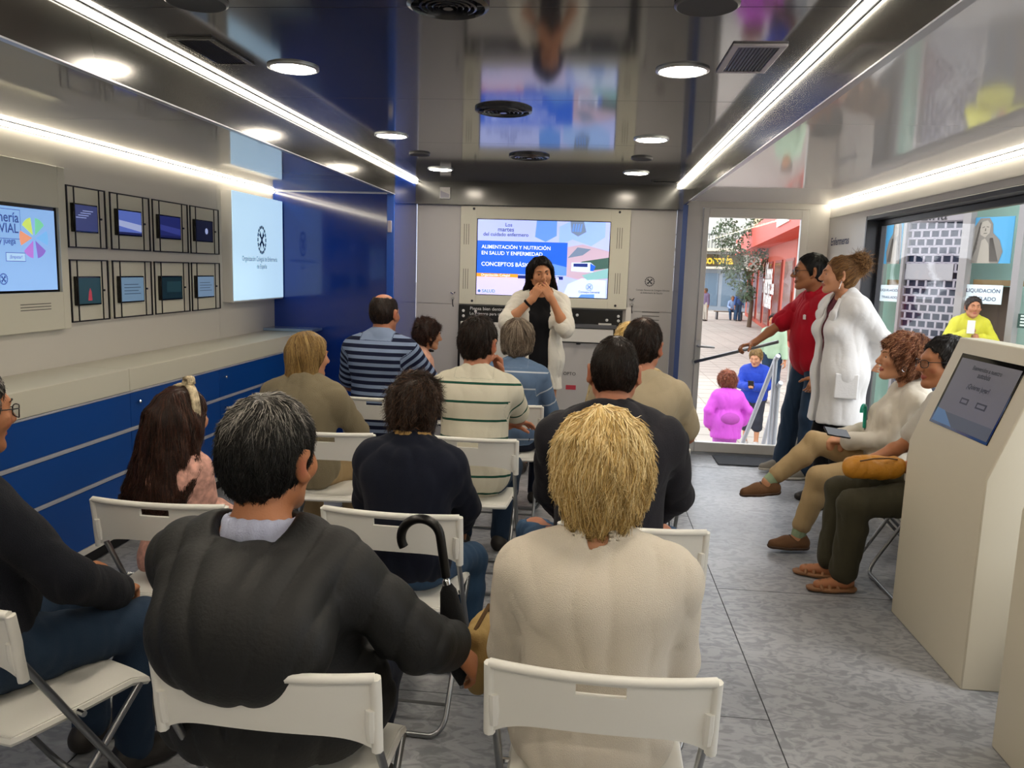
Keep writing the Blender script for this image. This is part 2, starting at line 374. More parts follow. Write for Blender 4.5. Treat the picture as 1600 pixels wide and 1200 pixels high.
def hand_prims(F, W, hd, pn, side, sc=1.0, curl=.4, thumb=.5, spread=.1, curls=None, g='hand'):
    """side=+1 right hand; hd finger direction, pn the way the palm faces"""
    hd = nrm(hd); pn = nrm(np.asarray(pn, float)-hd*np.dot(pn, hd)); th = nrm(np.cross(hd, pn))*side      # th: towards the thumb
    q = lambda a, b, c: W+(hd*a+th*b+pn*c)*sc
    fl = (pn, .62)
    for a, b in ((.030, .012), (.010, -.006), (-.010, -.020), (-.030, -.032)):
        F.rc(q(.005, b*.7, 0), q(.086, a*.95, 0), .019*sc, .0165*sc, .012*sc, g, fl)
    for i, (b, L) in enumerate(((.030, .072), (.010, .080), (-.010, .074), (-.029, .059))):
        cu = curls[i] if curls else curl; p = q(.090, b, .0); d = nrm(hd+th*(spread*(1.5-i))); ax = np.cross(d, pn); r = .0090*sc
        for j, fr in enumerate((.46, .30, .26)):
            d = rot(ax, cu*(.8, 1.1, .7)[j])@d; n = p+d*L*fr*sc; F.rc(p, n, r, r*.9, .006*sc if j else .010*sc, g); p = n; r *= .9
    p = q(.022, .020, .006); d = nrm(hd*.55+th*.75+pn*.35*thumb*2); 
    for j, (L, r) in enumerate(((.042, .0145), (.034, .0112), (.028, .0100))):
        n = p+d*L*sc; F.rc(p, n, r*sc, r*.88*sc, .010*sc, g); p = n; d = nrm(d+hd*.25*j+pn*thumb*.45-th*thumb*.35)
def ring(F, c, R, rx, ry, r, n=12, k=.012, g='', a0=0, a1=360, tilt=0, flat=None, zamp=0):
    A = np.radians(np.linspace(a0, a1, n+1)); Rt = R@rot((1, 0, 0), tilt); P = [c+Rt@V(math.cos(t)*rx, math.sin(t)*ry, zamp*math.sin(t)) for t in A]
    for i in range(n): F.rc(P[i], P[i+1], r, r, k, g, (Rt[:, 2], flat) if flat else None)
class Body:
    def __init__(s, H=1.72, sit=True, seat=.45, w=1.0, d=1.0, belly=0, female=False, lean=.06, side=0, twist=0, head=(0, 0, 0), neck=.03, hs=1.0, arms=None, legs=None,
                 feat=1, ears=True, jaw=1.0, nose=1.0, limb=1.0, headup=0, shoulder=None, thigh=1.0, torso=1.0):
        k = H/1.75; s.k = k; s.female = female; F = s.F = Field(); s.head_ypr = head; s.hs = hs*(.93 if female else 1.0)*min(1, .35+.65*k) if H < 1.5 else hs*(.95 if female else 1.0)
        pz = seat+.098*k if sit else .945*k; s.pel = V(0, 0, pz)
        Rt = rot((0, 0, 1), twist)@rot((1, 0, 0), -lean)@rot((0, 1, 0), side); s.Rt = Rt; r, f, u = Rt[:, 0], Rt[:, 1], Rt[:, 2]; s.u = u; s.f = f; s.r = r
        L = .505*k*torso; c7 = s.c7 = s.pel+u*L; sw = shoulder or (.148 if female else .168)*w*k; s.sw = sw
        T = lambda x, y, z: s.pel+r*x*k+f*y*k+u*z*k*torso
        s.sh = {'L': c7-u*.062*k-r*sw, 'R': c7-u*.062*k+r*sw}
        # trunk
        F.el(T(0, -.005, .02), V(.168*w, .122*d, .125)*k, Rt, .05, 'hip'); F.el(T(0, .012+.025*belly, .15), V((.138 if female else .148)*w*(1+.15*belly), .108*d*(1+.55*belly), .15)*k, Rt, .08, 'torso')
        F.el(T(0, .005, .315), V(.156*w, .112*d, .175)*k, Rt, .07, 'torso')
        F.rc(T(-.075*w, -.03, .40), T(.075*w, -.03, .40), .082*k*d, None, .07, 'torso')
        F.rc(s.sh['L']+r*.02*k, s.sh['R']-r*.02*k, .058*k, None, .06, 'torso')
        for x, S in ((-1, s.sh['L']), (1, s.sh['R'])):
            F.rc(c7+u*.025*k+r*x*.035*k-f*.01*k, S*.72+c7*.28+u*.018*k, .036*k, .036*k, .06, 'torso')
            if female: F.el(T(x*.072, .095*d, .30), V(.062, .055, .062)*k*w, Rt, .04, 'torso')
        # head and neck
        y, p, ro = head; Rh = s.Rh = rot((0, 0, 1), y)@rot((1, 0, 0), -p)@rot((0, 1, 0), ro); hs_ = s.hs
        s.hc = c7+V(0, 0, .155*hs_+headup)+f*neck*k*.5+V(0, 0, 0)+rot((0, 0, 1), twist)@V(0, .035+neck*.5, 0)
        F.rc(c7-u*.03*k-f*.0, s.hc+Rh@(V(0, -.022, -.055)*hs_), (.050 if female else .060)*k**.5, (.046 if female else .056)*hs_, .035, 'neck')
        head_prims(F, s.hc, Rh, hs_, feat, ears, jaw, nose)
        # arms
        l1, l2 = .285*k, .255*k; s.el, s.wr = {}, {}
        for n, x in (('L', -1), ('R', 1)):
            a = dict(w=(x*.13, .33*k+.03, seat+.20) if sit else (x*.27*w*k, .05, .78*k), hint=(x*.6, -.5, -.6) if sit else (x*.2, -1, 0), hd=None, pn=None, curl=.45, thumb=.5, spread=.08, curls=None)
            if arms and n in arms: a.update(arms[n])
            S = s.sh[n]; E, W = ik(S, V(*a['w']), l1, l2, a['hint']); s.el[n], s.wr[n] = E, W; g = 'arm'+n; fl = limb*k
            F.rc(S, S*.35+E*.65, .053*fl, .043*fl, .04, g); F.rc(S*.35+E*.65, E, .043*fl, .038*fl, .02, g)
            F.rc(E, E*.65+W*.35, .039*fl, .038*fl, .02, 'fore'+n); F.rc(E*.65+W*.35, W, .038*fl, .025*fl, .02, 'fore'+n)
            fd = nrm(W-E); hd = nrm(V(*a['hd'])) if a['hd'] is not None else nrm(fd+V(0, .1, -.15)); pn = V(*a['pn']) if a['pn'] is not None else (V(0, -.1, -1) if sit else V(-x, 0, 0))
            F.rc(W-fd*.02, W+hd*.02, .024*fl, .022*fl, .02, 'hand'+n); hand_prims(F, W+hd*.008, hd, pn, x, k*(.92 if female else 1.0), a['curl'], a['thumb'], a['spread'], a['curls'], 'hand'+n)
        # legs
        t1, t2 = .43*k, .415*k; s.kn, s.an, s.fd = {}, {}, {}
        for n, x in (('L', -1), ('R', 1)):
            g = dict(a=(x*.11, .42*k, .085*k) if sit else (x*.10*k, .0, .085*k), hint=(x*.15, .5, 1) if sit else (0, 1, 0), foot=(x*.15, 1, 0))
            if legs and n in legs: g.update(legs[n])
            Hj = s.pel+V(x*.092*k*w, .02 if sit else 0, -.015*k); K, A = ik(Hj, V(*g['a']), t1, t2, g['hint']); s.kn[n], s.an[n] = K, A; fl = limb*k*thigh; gg = 'leg'
            F.rc(Hj, K, .086*fl, .056*fl, .05, gg); F.rc(K, K*.65+A*.35+V(0, -.012, 0), .055*fl, .054*fl, .02, gg+'2'); F.rc(K*.65+A*.35+V(0, -.012, 0), A, .054*fl, .036*fl, .02, gg+'2')
            fo = nrm(V(*g['foot'])); s.fd[n] = fo; F.rc(A-fo*.03*k+V(0, 0, -.035*k), A+fo*.13*k+V(0, 0, -.055*k), .035*k, .026*k, .02, 'foot'); F.rc(A, A+V(0, 0, -.04*k), .036*k, .036*k, .02, 'foot')
    def arm_cut(s, F, n, frac, t, k=.018, g='sleeve', bulge=0):
        """sleeve over arm n down to frac (1 = elbow, 2 = wrist)"""
        S, E, W = s.sh[n], s.el[n], s.wr[n]; q = s.k
        if frac <= 1: F.rc(S, S+(E-S)*frac, .056*q+t, .046*q+t+bulge, .03, 'arm'+n); return
        F.rc(S, E, .056*q+t, .042*q+t, .03, 'arm'+n); e = E+(W-E)*(frac-1); F.rc(E, e, .043*q+t, (.040-.012*(frac-1))*q+t+bulge, k, 'fore'+n)
    def top(s, t=.010, sleeve=(2, 2), hem=-.06, kx=1.0, scoop=None, bulge=.004, amp=.004, freq=16, seed=0, drape=.0):
        F = s.F.grow(t, ('torso',)); k = s.k
        for q in s.F.p:
            if q['g'] == 'hip': n = dict(q); n['r'] = q['r']+t+drape+.006; F.p.append(n)
        if hem < -.08: F.rc(s.pel-s.r*.07*k, s.pel+s.r*.07*k, .105*k+t+drape, None, .05, 'hip'); 
        for n, fr in zip('LR', sleeve): s.arm_cut(F, n, fr, t, bulge=bulge)
        F.cuts.append((s.pel+s.u*hem*k, -s.u)) if hem > -.3 else None
        if scoop: F.el(s.c7+s.f*.03+s.u*(.03+scoop[1]), V(scoop[0], scoop[0]*1.15, .06), s.Rt, .01, 'n', True)
        F.disp = folds(amp, freq, seed); return F
    def pants(s, t=.014, length=1.0, amp=.004, flare=.0, waist=.08, seed=2):
        F = Field(); k = s.k
        for q in s.F.grow(t, ('hip',)).p: F.p.append(q)
        for q in s.F.grow(t, ('leg',)).p: F.p.append(q)
        for n in 'LR':
            K, A = s.kn[n], s.an[n]; e = K+(A-K)*length; m_ = K*.65+A*.35+V(0, -.012, 0); F.rc(K, m_, .057*k+t, .056*k+t, .03, 'leg2'); F.rc(m_, e, .056*k+t, .043*k+t+flare, .02, 'leg2')
        F.cuts.append((s.pel+s.u*waist*k, s.u)); F.disp = folds(amp, 15, seed); return F
    def shoe(s, n, t=.008):
        A, fo, k = s.an[n], s.fd[n], s.k; up = nrm(V(0, 0, 1)-fo*fo[2]); F = Field(); q = lambda a, b: A+fo*a*k+up*b*k
        F.rc(q(-.035, -.045), q(.07, -.050), .036*k+t, .036*k+t, .02, 's'); F.rc(q(.07, -.052), q(.155, -.062), .038*k+t, .026*k+t, .03, 's'); F.rc(q(-.03, -.04), q(-.015, .0), .034*k+t, .034*k+t, .02, 's')
        F.cuts.append((q(0, -.085), -up)); F.cuts.append((q(0, .012), up)); return F
    def sole(s, n, t=.012):
        A, fo, k = s.an[n], s.fd[n], s.k; up = nrm(V(0, 0, 1)-fo*fo[2]); F = Field(); q = lambda a, b: A+fo*a*k+up*b*k
        F.rc(q(-.035, -.06), q(.07, -.06), .036*k+t, .036*k+t, .02); F.rc(q(.07, -.06), q(.155, -.063), .038*k+t, .026*k+t, .03)
        F.cuts.append((q(0, -.0855), -up)); F.cuts.append((q(0, -.064), up)); return F
    def hp(s, x, y, z): return s.hc+s.Rh@(V(x, y, z)*s.hs)       # a point of the head
    def stripe_attr(s, cut=.07):
        def f(v):
            tz = (v-s.pel)@s.u; out = tz.copy()
            for n in 'LR':
                S, E = s.sh[n], s.el[n]; ax = nrm(E-S); h = (v-S)@ax; dist = np.linalg.norm(v-S-np.outer(np.clip(h, 0, 1), ax), axis=1); lat = (v-s.pel)@s.r*(1 if n == 'R' else -1)
                w = (lat > s.sw*.92) & (h > -.02) & (dist < .14); top = float((S-s.pel)@s.u); out[w] = top-h[w]
            out[((v-s.c7)@s.u > -.004*s.k) & (np.abs((v-s.c7)@s.r) < .10*s.k)] = .5*cut
            return {'s': out}
        return f
# ------- hair
EARS = [((x*.094, .004, -.008), (.022, .030, .040), .006) for x in (-1, 1)]
def hair_cap(b, t=.014, ts=None, front=(.078, .075), frontn=(0, .86, -.5), nape=(-.08, -.062), extra=(), subs=(), cuts=True, amp=.004, freq=60, noface=False):
    """volume in head space; extra: ('el',c,r) / ('rc',a,b,r1,r2)"""
    F = Field(); h = b.hs; w = lambda p: b.hc+b.Rh@(V(*p)*h); R = b.Rh
    a = t if ts is None else ts; F.el(w((0, -.018, .035)), (V(.074, .095, .083)+V(a, t, t))*h, R, .02)
    F.el(w((0, -.03, -.005)), (V(.068, .080, .075)+V(a, t, t)*(.8 if ts is None else .5))*h, R, .03)
    for e in extra:
        if e[0] == 'el': F.el(w(e[1]), V(*e[2])*h, R if len(e) < 5 else R@e[4], e[3] if len(e) > 3 else .02)
        else: F.rc(w(e[1]), w(e[2]), e[3]*h, e[4]*h, e[5] if len(e) > 5 else .02)
    if not noface: F.el(w((0, .075, -.035)), V(.058, .060, .085)*h, R, .01, sub=True)
    for e in subs: F.el(w(e[0]), V(*e[1])*h, R, e[2] if len(e) > 2 else .01, sub=True)
    if cuts:
        F.cuts.append((w((0,)+front), R@V(*frontn))); 
        if nape: F.cuts.append((w((0,)+nape), R@V(0, -.30, -.95)))
    F.disp = lambda P: (amp*wob(P, freq*2.2, 4, 3, (1, 1, .5))).astype(np.float32); return F
def crown_flow(b, crown=(0, -.05, .13), g=.3, swirl=0):
    c = b.hc+b.Rh@(V(*crown)*b.hs)
    def f(P):
        d = P-c; d = d/(np.linalg.norm(d, axis=1)[:, None]+1e-6); d = d+np.array([0, 0, -g])
        if swirl: d = d+swirl*np.cross(d, b.Rh[:, 2])
        return d
    return f
def part_flow(b, x=0.0, g=1.0, ztop=.13):
    def f(P):
        q = ((P-b.hc)@b.Rh)/b.hs; d = np.zeros_like(P); d[:, 0] = (q[:, 0]-x)*7; d[:, 1] = -np.clip(q[:, 1]+.03, -.1, .1)*-3; d[:, 2] = .1; dw = d@b.Rh.T; k = np.clip((ztop-q[:, 2])*9, .05, 2); dw[:, 2] -= g*k; return dw
    return f
def strands(F, flow, n, L, r0=.0011, S=8, lift=.004, curl=0, cfreq=60, seed=1, keep=None, jitter=.35, verts=None, ends=.25):
    rs = np.random.RandomState(seed); p = verts[rs.randint(0, len(verts), n)].astype(float)
    if keep is not None: p = p[keep(p)]
    n = len(p); Ls = L*rs.uniform(.55, 1.15, n); rnd = rs.uniform(0, 1, n); lf = rs.uniform(.0, 1, n)*lift; pts = [p.copy()]; jd = rs.normal(size=(n, 3))*jitter
    e = .002; E = np.eye(3)*e
    for i in range(S):
        D = feval(F, p); G = np.stack([feval(F, p+E[a])-D for a in range(3)], 1)/e; G /= (np.linalg.norm(G, axis=1)[:, None]+1e-6)
        d = flow(p); d = d/(np.linalg.norm(d, axis=1)[:, None]+1e-6); d = d+jd*(.4+.6*i/S); d -= G*(d*G).sum(1)[:, None]; d /= (np.linalg.norm(d, axis=1)[:, None]+1e-6)
        p = p+d*(Ls/S)[:, None]; D = feval(F, p); tgt = .0008+lf*((i+1)/S)**1.2+ (lf*1.5*max(0, (i-S*.7)/S*3) if ends else 0); ok = np.abs(D) < .06
        p = p-(np.where(ok, np.clip(D-tgt, -.02, .02), 0))[:, None]*G; pts.append(p.copy())
    T = np.stack(pts, 1)                                   # n,S+1,3
    if curl:
        t = np.arange(S+1)/S; tan = np.gradient(T, axis=1); tan /= np.linalg.norm(tan, axis=2, keepdims=True)+1e-9
        a = np.cross(tan, V(.3, .5, .8)); a /= np.linalg.norm(a, axis=2, keepdims=True)+1e-9; c = np.cross(tan, a); ph = rs.uniform(0, 6.28, n)[:, None]+cfreq*(Ls[:, None]*t[None])*rs.uniform(.8, 1.2, n)[:, None]
        w = (curl*np.minimum(1, t*4))[None, :, None]; T = T+a*np.cos(ph)[..., None]*w+c*np.sin(ph)[..., None]*w
    tan = np.gradient(T, axis=1); tan /= np.linalg.norm(tan, axis=2, keepdims=True)+1e-9; a = np.cross(tan, V(.31, .22, .92)); a /= np.linalg.norm(a, axis=2, keepdims=True)+1e-9; c = np.cross(tan, a)
    rr = r0*(1-.75*(np.arange(S+1)/S)**2); K = 3; vs = []
    for j in range(K): vs.append(T+rr[None, :, None]*(a*math.cos(j*2.0944)+c*math.sin(j*2.0944)))
    Vv = np.stack(vs, 2).reshape(-1, 3)                    # n,S+1,K
    base = (np.arange(n)*(S+1)*K)[:, None, None]; i = np.arange(S)[None, :, None]; j = np.arange(K)[None, None, :]; j2 = (j+1) % K
    Q = np.stack([base+i*K+j, base+i*K+j2, base+(i+1)*K+j2, base+(i+1)*K+j], -1).reshape(-1, 4)
    return Vv, Q, np.repeat(rnd, (S+1)*K)
def hair_obj(b, F, m, parent, flow, n=1500, L=.08, h=.006, shade=None, name='hair', **kw):
    v, q = mesh_arrays(F, h, 2); parts = [(v, q, np.full(len(v), .35)+.15*wob(v.astype(np.float32), 40))]
    if n: parts.append(strands(F, flow, n, L, verts=v, **kw))
    vs = np.concatenate([x[0] for x in parts]); o = 0; qs = []
    for x in parts: qs.append(x[1]+o); o += len(x[0])
    c = np.concatenate([x[2] for x in parts])
    if shade is not None: c = shade(c, ((vs-b.hc)@b.Rh)/b.hs)
    return np_mesh(name, vs, np.concatenate(qs), m, parent, False, {'c': c})
def hair_mat(name, dark, mid, light, rough=.42): return attr_mat(name, 'c', [(.0, dark), (.45, mid), (1.0, light)], rough, .35)
def skin_mat(name, col, lip='#a8574c', flush=None):
    m = attr_mat(name, 'lip', [(0, col), (.5, flush or col), (1, lip)], .48, .35, bump=(220, .08), sss=.0); return m
def eye_obj(b, x, parent, iris='#3b2415', look=(0, 0)):
    c = b.hp(x*.031, .0742, .0030); ax = b.Rh@nrm(V(math.sin(look[0]), math.cos(look[0])*math.cos(look[1]), math.sin(look[1]))); r = .0122*b.hs; me = MB()
    ang = [0, 14, 36, 40, 55, 75, 100, 140, 180]
    for i in range(len(ang)-1):
        me.mi = 0 if i == 0 else (1 if i < 2 else 2); me.lathe([(r*math.sin(ang[i]*D2R)+1e-6, r*math.cos(ang[i]*D2R)), (r*math.sin(ang[i+1]*D2R)+1e-6, r*math.cos(ang[i+1]*D2R))], c, ax, 14)
    return me.build('eye', [mat('pupil', '#050505', .1), mat('iris '+iris, iris, .15), mat('eye white', '#b5aba0', .25)], parent, world=False, smooth=180)
def brow_obj(b, parent, m, thick=1.0):
    me = MB()
    for x in (-1, 1):
        me.tube([b.hp(x*a, y, z) for a, y, z in ((.014, .0985, .0235), (.026, .0955, .0295), (.038, .0875, .0300), (.049, .0765, .0250))], [.0028*thick, .0036*thick, .0030*thick, .001], 6)
    return me.build('eyebrows', m, parent, world=False, smooth=180)
def glasses_obj(b, parent, m, lens, rx=.025, rz=.018):
    me = MB(); L = MB(); y = .108
    for x in (-1, 1):
        P = [b.hp(x*.033+rx*math.copysign(abs(math.cos(t))**.7, math.cos(t)), y-.012*abs(math.cos(t))*(1 if math.cos(t)*x > 0 else 0), -.002+rz*math.copysign(abs(math.sin(t))**.7, math.sin(t))) for t in np.linspace(0, 2*math.pi, 20)[:-1]]
        me.tube(P, .0017*b.hs, 6, closed=True); L.add(P, [tuple(range(len(P)))])
        me.tube([b.hp(x*.058, y-.012, .008), b.hp(x*.079, .05, .010), b.hp(x*.083, -.005, .012), b.hp(x*.082, -.025, -.008)], .0018*b.hs, 6)
    me.tube([b.hp(-.010, y, .003), b.hp(0, y+.004, .005), b.hp(.010, y, .003)], .0016*b.hs, 6)
    g = me.build('eyeglasses', m, parent, world=False, smooth=180); L.build('lens', lens, g, world=False, smooth=0); return g
def person(label, b, skin, loc, rotz, z=0, h=.006, group=None, lipcol=True, eyes=True, iris='#3b2415', brow=None, look=(0, 0), cat='person'):
    root = thing('person', label, cat, (loc[0], loc[1], z), rotz*D2R, group); lips = Field(); lips.p = [q for q in b.F.p if q['g'] == 'lip']
    cheek = Field(); 
    for x in (-1, 1): cheek.el(b.hp(x*.042, .066, -.028), V(.022, .02, .018)*b.hs); cheek.el(b.hp(x*.082, -.008, -.004), V(.012, .02, .03)*b.hs)
    cheek.el(b.hp(0, .11, -.028), V(.014, .014, .012)*b.hs)
    def at(v):
        v32 = v.astype(np.float32); a = np.zeros(len(v)); near = np.linalg.norm(v-b.hc, axis=1) < .2; dl = feval(lips, v32[near]); dc = feval(cheek, v32[near])
        x = np.clip(-dc/.008+.4, 0, 1)*.5; x = np.where(dl < .0012, 1.0, x); a[near] = x; return {'lip': a}
    v, q = mesh_arrays(b.F, h, 1); np_mesh('body', v, q, skin, root, False, at(v))
    if eyes:
        for x in (-1, 1): eye_obj(b, x, root, iris, look)
        if brow: brow_obj(b, root, brow)
    return root
# ---------------------------------------------------------------- materials of the place
XL, XR, WL, WR, YB, ZC, ZS = -1.57, .72, -2.85, 2.0, 7.0, 2.33, 2.215
YR = -2.2                                       # rear end of the room, behind the camera
M_white = mat('white wall panel', '#cfccc6', .35, bump=(3, .02))
M_wallL = mat('warm white wall laminate', '#c6c2ba', .42)
M_panel = mat('cream lacquer', '#cbc8b8', .4)
M_grey = mat('back wall laminate', '#b3b0ae', .38)
M_dark = mat('charcoal gloss ceiling', '#47474b', .085, spec=1.0)
M_fascia = mat('charcoal gloss fascia', '#363533', .17, spec=.8)
M_ceilS = mat('white shaded gloss ceiling', '#b2b1b6', .06, spec=1.0)  # left slide-out ceiling: same white as the right, weaker light painted in as grey
M_blue = mat('blue gloss wall', '#123a94', .10, spec=.6, coat=.5)
M_blueF = mat('blue drawer laminate', '#10448f', .32, spec=.4)
M_black = mat('black', '#0b0b0c', .4)
M_blackgl = mat('black glass', '#070708', .06)
M_frame = mat('anthracite aluminium', '#2b2d33', .35, spec=.5)
M_alu = mat('brushed aluminium', '#b9bcc0', .3, metal=.9)
M_alup = mat('pale rail', '#b8bcc6', .3, metal=.3)
M_chrome = mat('chrome', '#d5d8dc', .12, metal=1)
M_steel = mat('grey tube steel', '#8b8d90', .28, metal=.85)
M_plastic = mat('white chair plastic', '#dddcd6', .38, bump=(150, .02))
M_vent = mat('vent dark', '#0e0e12', .35)
M_vring = mat('vent ring', '#26262c', .22, spec=.7)
M_ventw = mat('pale grille frame', '#a6a3ad', .4)
M_ltr = mat('dark blue lettering', '#26305a', .5)
M_ltk = mat('dark lettering', '#22222a', .5)
M_ltw = mat('white lettering', '#e6e6e6', .5)
M_led = mat('led diffuser', '#fff4dc', .5, emit=LED_STRENGTH)
M_down = mat('downlight diffuser', '#fff1dc', .5, emit=DOWN_STRENGTH)
M_glass = glass('clear glass')
M_gap = mat('panel gap', '#55524e', .8)
def screen_mat(name, col, e): return mat(name, col, .3, emit=e)

m = mat('slate vinyl floor', '#8d9095', .32, spec=.6); t = m.node_tree; b_ = t.nodes['Principled BSDF']
g_ = t.nodes.new('ShaderNodeTexCoord'); mp = t.nodes.new('ShaderNodeMapping'); mp.inputs['Scale'].default_value = (1, 1.7, 1); t.links.new(g_.outputs['Object'], mp.inputs['Vector'])
n1 = t.nodes.new('ShaderNodeTexNoise'); n1.inputs['Scale'].default_value = 13; n1.inputs['Detail'].default_value = 5; n1.inputs['Distortion'].default_value = 1.6; t.links.new(mp.outputs[0], n1.inputs['Vector'])
n2 = t.nodes.new('ShaderNodeTexNoise'); n2.inputs['Scale'].default_value = 1.3; n2.inputs['Detail'].default_value = 3; t.links.new(g_.outputs['Object'], n2.inputs['Vector'])
r1 = t.nodes.new('ShaderNodeValToRGB'); r1.color_ramp.elements[0].position = .40; r1.color_ramp.elements[1].position = .56
r1.color_ramp.elements[0].color = lin('#85888d'); r1.color_ramp.elements[1].color = lin('#a3a5aa'); t.links.new(n1.outputs['Fac'], r1.inputs['Fac'])
r2 = t.nodes.new('ShaderNodeValToRGB'); r2.color_ramp.elements[0].position = .3; r2.color_ramp.elements[1].position = .7; r2.color_ramp.elements[0].color = (.72, .72, .72, 1); r2.color_ramp.elements[1].color = (1.05, 1.05, 1.05, 1); t.links.new(n2.outputs['Fac'], r2.inputs['Fac'])
mx = t.nodes.new('ShaderNodeMixRGB'); mx.blend_type = 'MULTIPLY'; mx.inputs[0].default_value = 1; t.links.new(r1.outputs[0], mx.inputs[1]); t.links.new(r2.outputs[0], mx.inputs[2]); t.links.new(mx.outputs[0], b_.inputs['Base Color'])
bu = t.nodes.new('ShaderNodeBump'); bu.inputs['Strength'].default_value = .28; bu.inputs['Distance'].default_value = .004; t.links.new(r1.outputs[0], bu.inputs['Height']); t.links.new(bu.outputs[0], b_.inputs['Normal'])
M_floor = m

# ---------------------------------------------------------------- the room shell
struct('floor', MB().box(WL, WR+.1, YR, YB+.1, -.12, 0), M_floor)
sm = MB().box(XR-.008, XR-.004, YR, 6.2, .0, .0012)
for y in (1.20, 3.90, 6.5): sm.box(XR, WR, y, y+.002, 0, .0008)
for y in (2.7, 5.1): sm.box(XL, XR-.006, y, y+.002, 0, .0008)
sm.box(XL-.004, XL, YR, 6.2, 0, .0012)
struct('trim_1', sm, mat('floor joint', '#34363a', .7))
cl = MB(); ys = [YR, -1.25, -.05, 1.16, 2.37, 3.60, 4.82, 5.99, YB]
for i in range(len(ys)-1): cl.box(XL, XR, ys[i]+.002, ys[i+1]-.002, ZC, ZC+.03)
cl.box(XL-.1, XR+.1, YR, YB, ZC+.03, ZC+.08)
struct('ceiling', cl, M_dark)
cs = MB()
for a, b in ((YR, 1.2), (1.2, 3.55), (3.55, 5.9), (5.9, YB)): cs.box(WL-.05, XL-.02, a+.0015, b-.0015, ZS, ZS+.04)
struct('ceiling_left', cs, M_ceilS)
cs = MB()
for a, b in ((YR, 1.05), (1.05, 3.45), (3.45, 5.85), (5.85, YB+.05)): cs.box(XR+.02, WR+.12, a+.0015, b-.0015, ZS, ZS+.04)
struct('ceiling_right', cs, mat('white daylit gloss ceiling', '#e2e2e6', .06, spec=1.0))  # lighter copy of the left ceiling's white, stronger daylight painted into the colour
struct('trim_2', MB().box(XL-.022, XL, YR, 6.2, 2.147, ZC), M_fascia)
struct('trim_3', MB().box(XR, XR+.022, YR, 6.6, 2.147, ZC), M_fascia)
e = MB().box(XL-.024, XL+.003, YR, 6.2, 2.143, 2.148); e.box(XR-.003, XR+.024, YR, 6.2, 2.143, 2.148); struct('trim_4', e, M_alup)
# side cheeks between the slide-outs and the end wall
struct('wall_cheek_left', MB().box(XL-.03, XL, 6.2, YB, 0, ZC), M_blue)
struct('wall_cheek_right', MB().box(XR, XR+.03, 6.60, YB, 0, ZC), mat('slate blue cheek', '#34446f', .25))
e = MB().box(XL-.055, XL-.0, 6.17, 6.2, 0, 2.147); struct('trim_5', e, mat('blue edge profile', '#1c4fae', .2))
e = MB().box(XR, XR+.04, 6.57, 6.6, 0, 2.147); struct('trim_6', e, mat('slate blue cheek', '#34446f', .25))
# left slide-out
lw = MB(); lw.box(WL-.05, WL, YR, 5.81, 0, ZS); lw.box(WL-.05, WL, 5.814, 6.9, 0, ZS); struct('wall_left', lw, M_wallL)
struct('wall_left_end', MB().box(WL, XL-.03, 6.88, 6.93, 0, ZS), M_blue)
struct('trim_7', MB().box(WL, XL-.06, 6.872, 6.88, ZS-.008, ZS), M_alup)
struct('wall_rear', MB().box(WL-.05, WR+.1, YR-.05, YR, 0, ZC+.05), M_white)
# far end wall: panels round the television
A = lambda x, y: onY(x, y, YB)
bz = A(653, 319)[2]; x1 = A(719, 400)[0]; x2 = A(983, 400)[0]; zsm = A(690, 474)[2]
bw = MB(); bw.box(XL, XR, YB+.01, YB+.06, 0, ZC)
bw.box(XL+.006, x1-.002, YB-.008, YB+.01, zsm+.002, bz); bw.box(XL+.006, x1-.002, YB-.008, YB+.01, .0, zsm-.002)
bw.box(x2+.002, XR-.006, YB-.008, YB+.01, zsm-.008, bz); bw.box(x2+.002, XR-.006, YB-.008, YB+.01, 0, zsm-.012)
struct('wall_back', bw, M_grey)
struct('trim_8', MB().box(XL, XR, YB-.06, YB, bz, ZC), M_fascia)
# entrance wall with the glazed door
dl = A(1090, 500)[0]-.012; dr = A(1262, 330)[0]+.02; dz = A(1180, 328)[2]+.012
dw = MB(); dw.box(XR+.03, dl, YB, YB+.06, 0, ZS); dw.box(dr, WR+.1, YB, YB+.06, 0, ZS); dw.box(dl, dr, YB, YB+.06, dz, ZS)
struct('wall_entrance', dw, M_white)
gl, gr, gt, gb = A(1104, 400)[0], A(1252, 345)[0], A(1180, 341)[2], A(1085, 690)[2]
d = MB(); y0, y1 = YB-.012, YB+.045
d.box(dl+.004, gl, y0, y1, .02, dz-.004); d.box(gr, dr-.004, y0, y1, .02, dz-.004); d.box(gl, gr, y0, y1, gt, dz-.004); d.box(gl, gr, y0, y1, .02, gb)
door = struct('door_1', d, mat('white door lacquer', '#d2d0ca', .35), bevel=.004)
pane = MB().box(gl, gr, YB+.012, YB+.020, gb, gt).build('door_glass', M_glass, door)
hm = MB(); hx, hz = A(1089, 545)[0], A(1089, 540)[2]
hm.box(hx-.022, hx+.022, y0-.006, y0, hz-.13, hz+.05); hb = hm.build('lock_plate', M_alu, door, bevel=.003)
hm = MB().tube([(hx, y0, hz), (hx, y0-.05, hz), (hx+.02, y0-.06, hz), (hx+.14, y0-.06, hz-.005)], .009, 10); hm.build('door_handle', M_alu, door)
struct('trim_9', MB().box(dl-.004, dr+.004, YB-.02, YB+.06, 0, .02), M_alu)
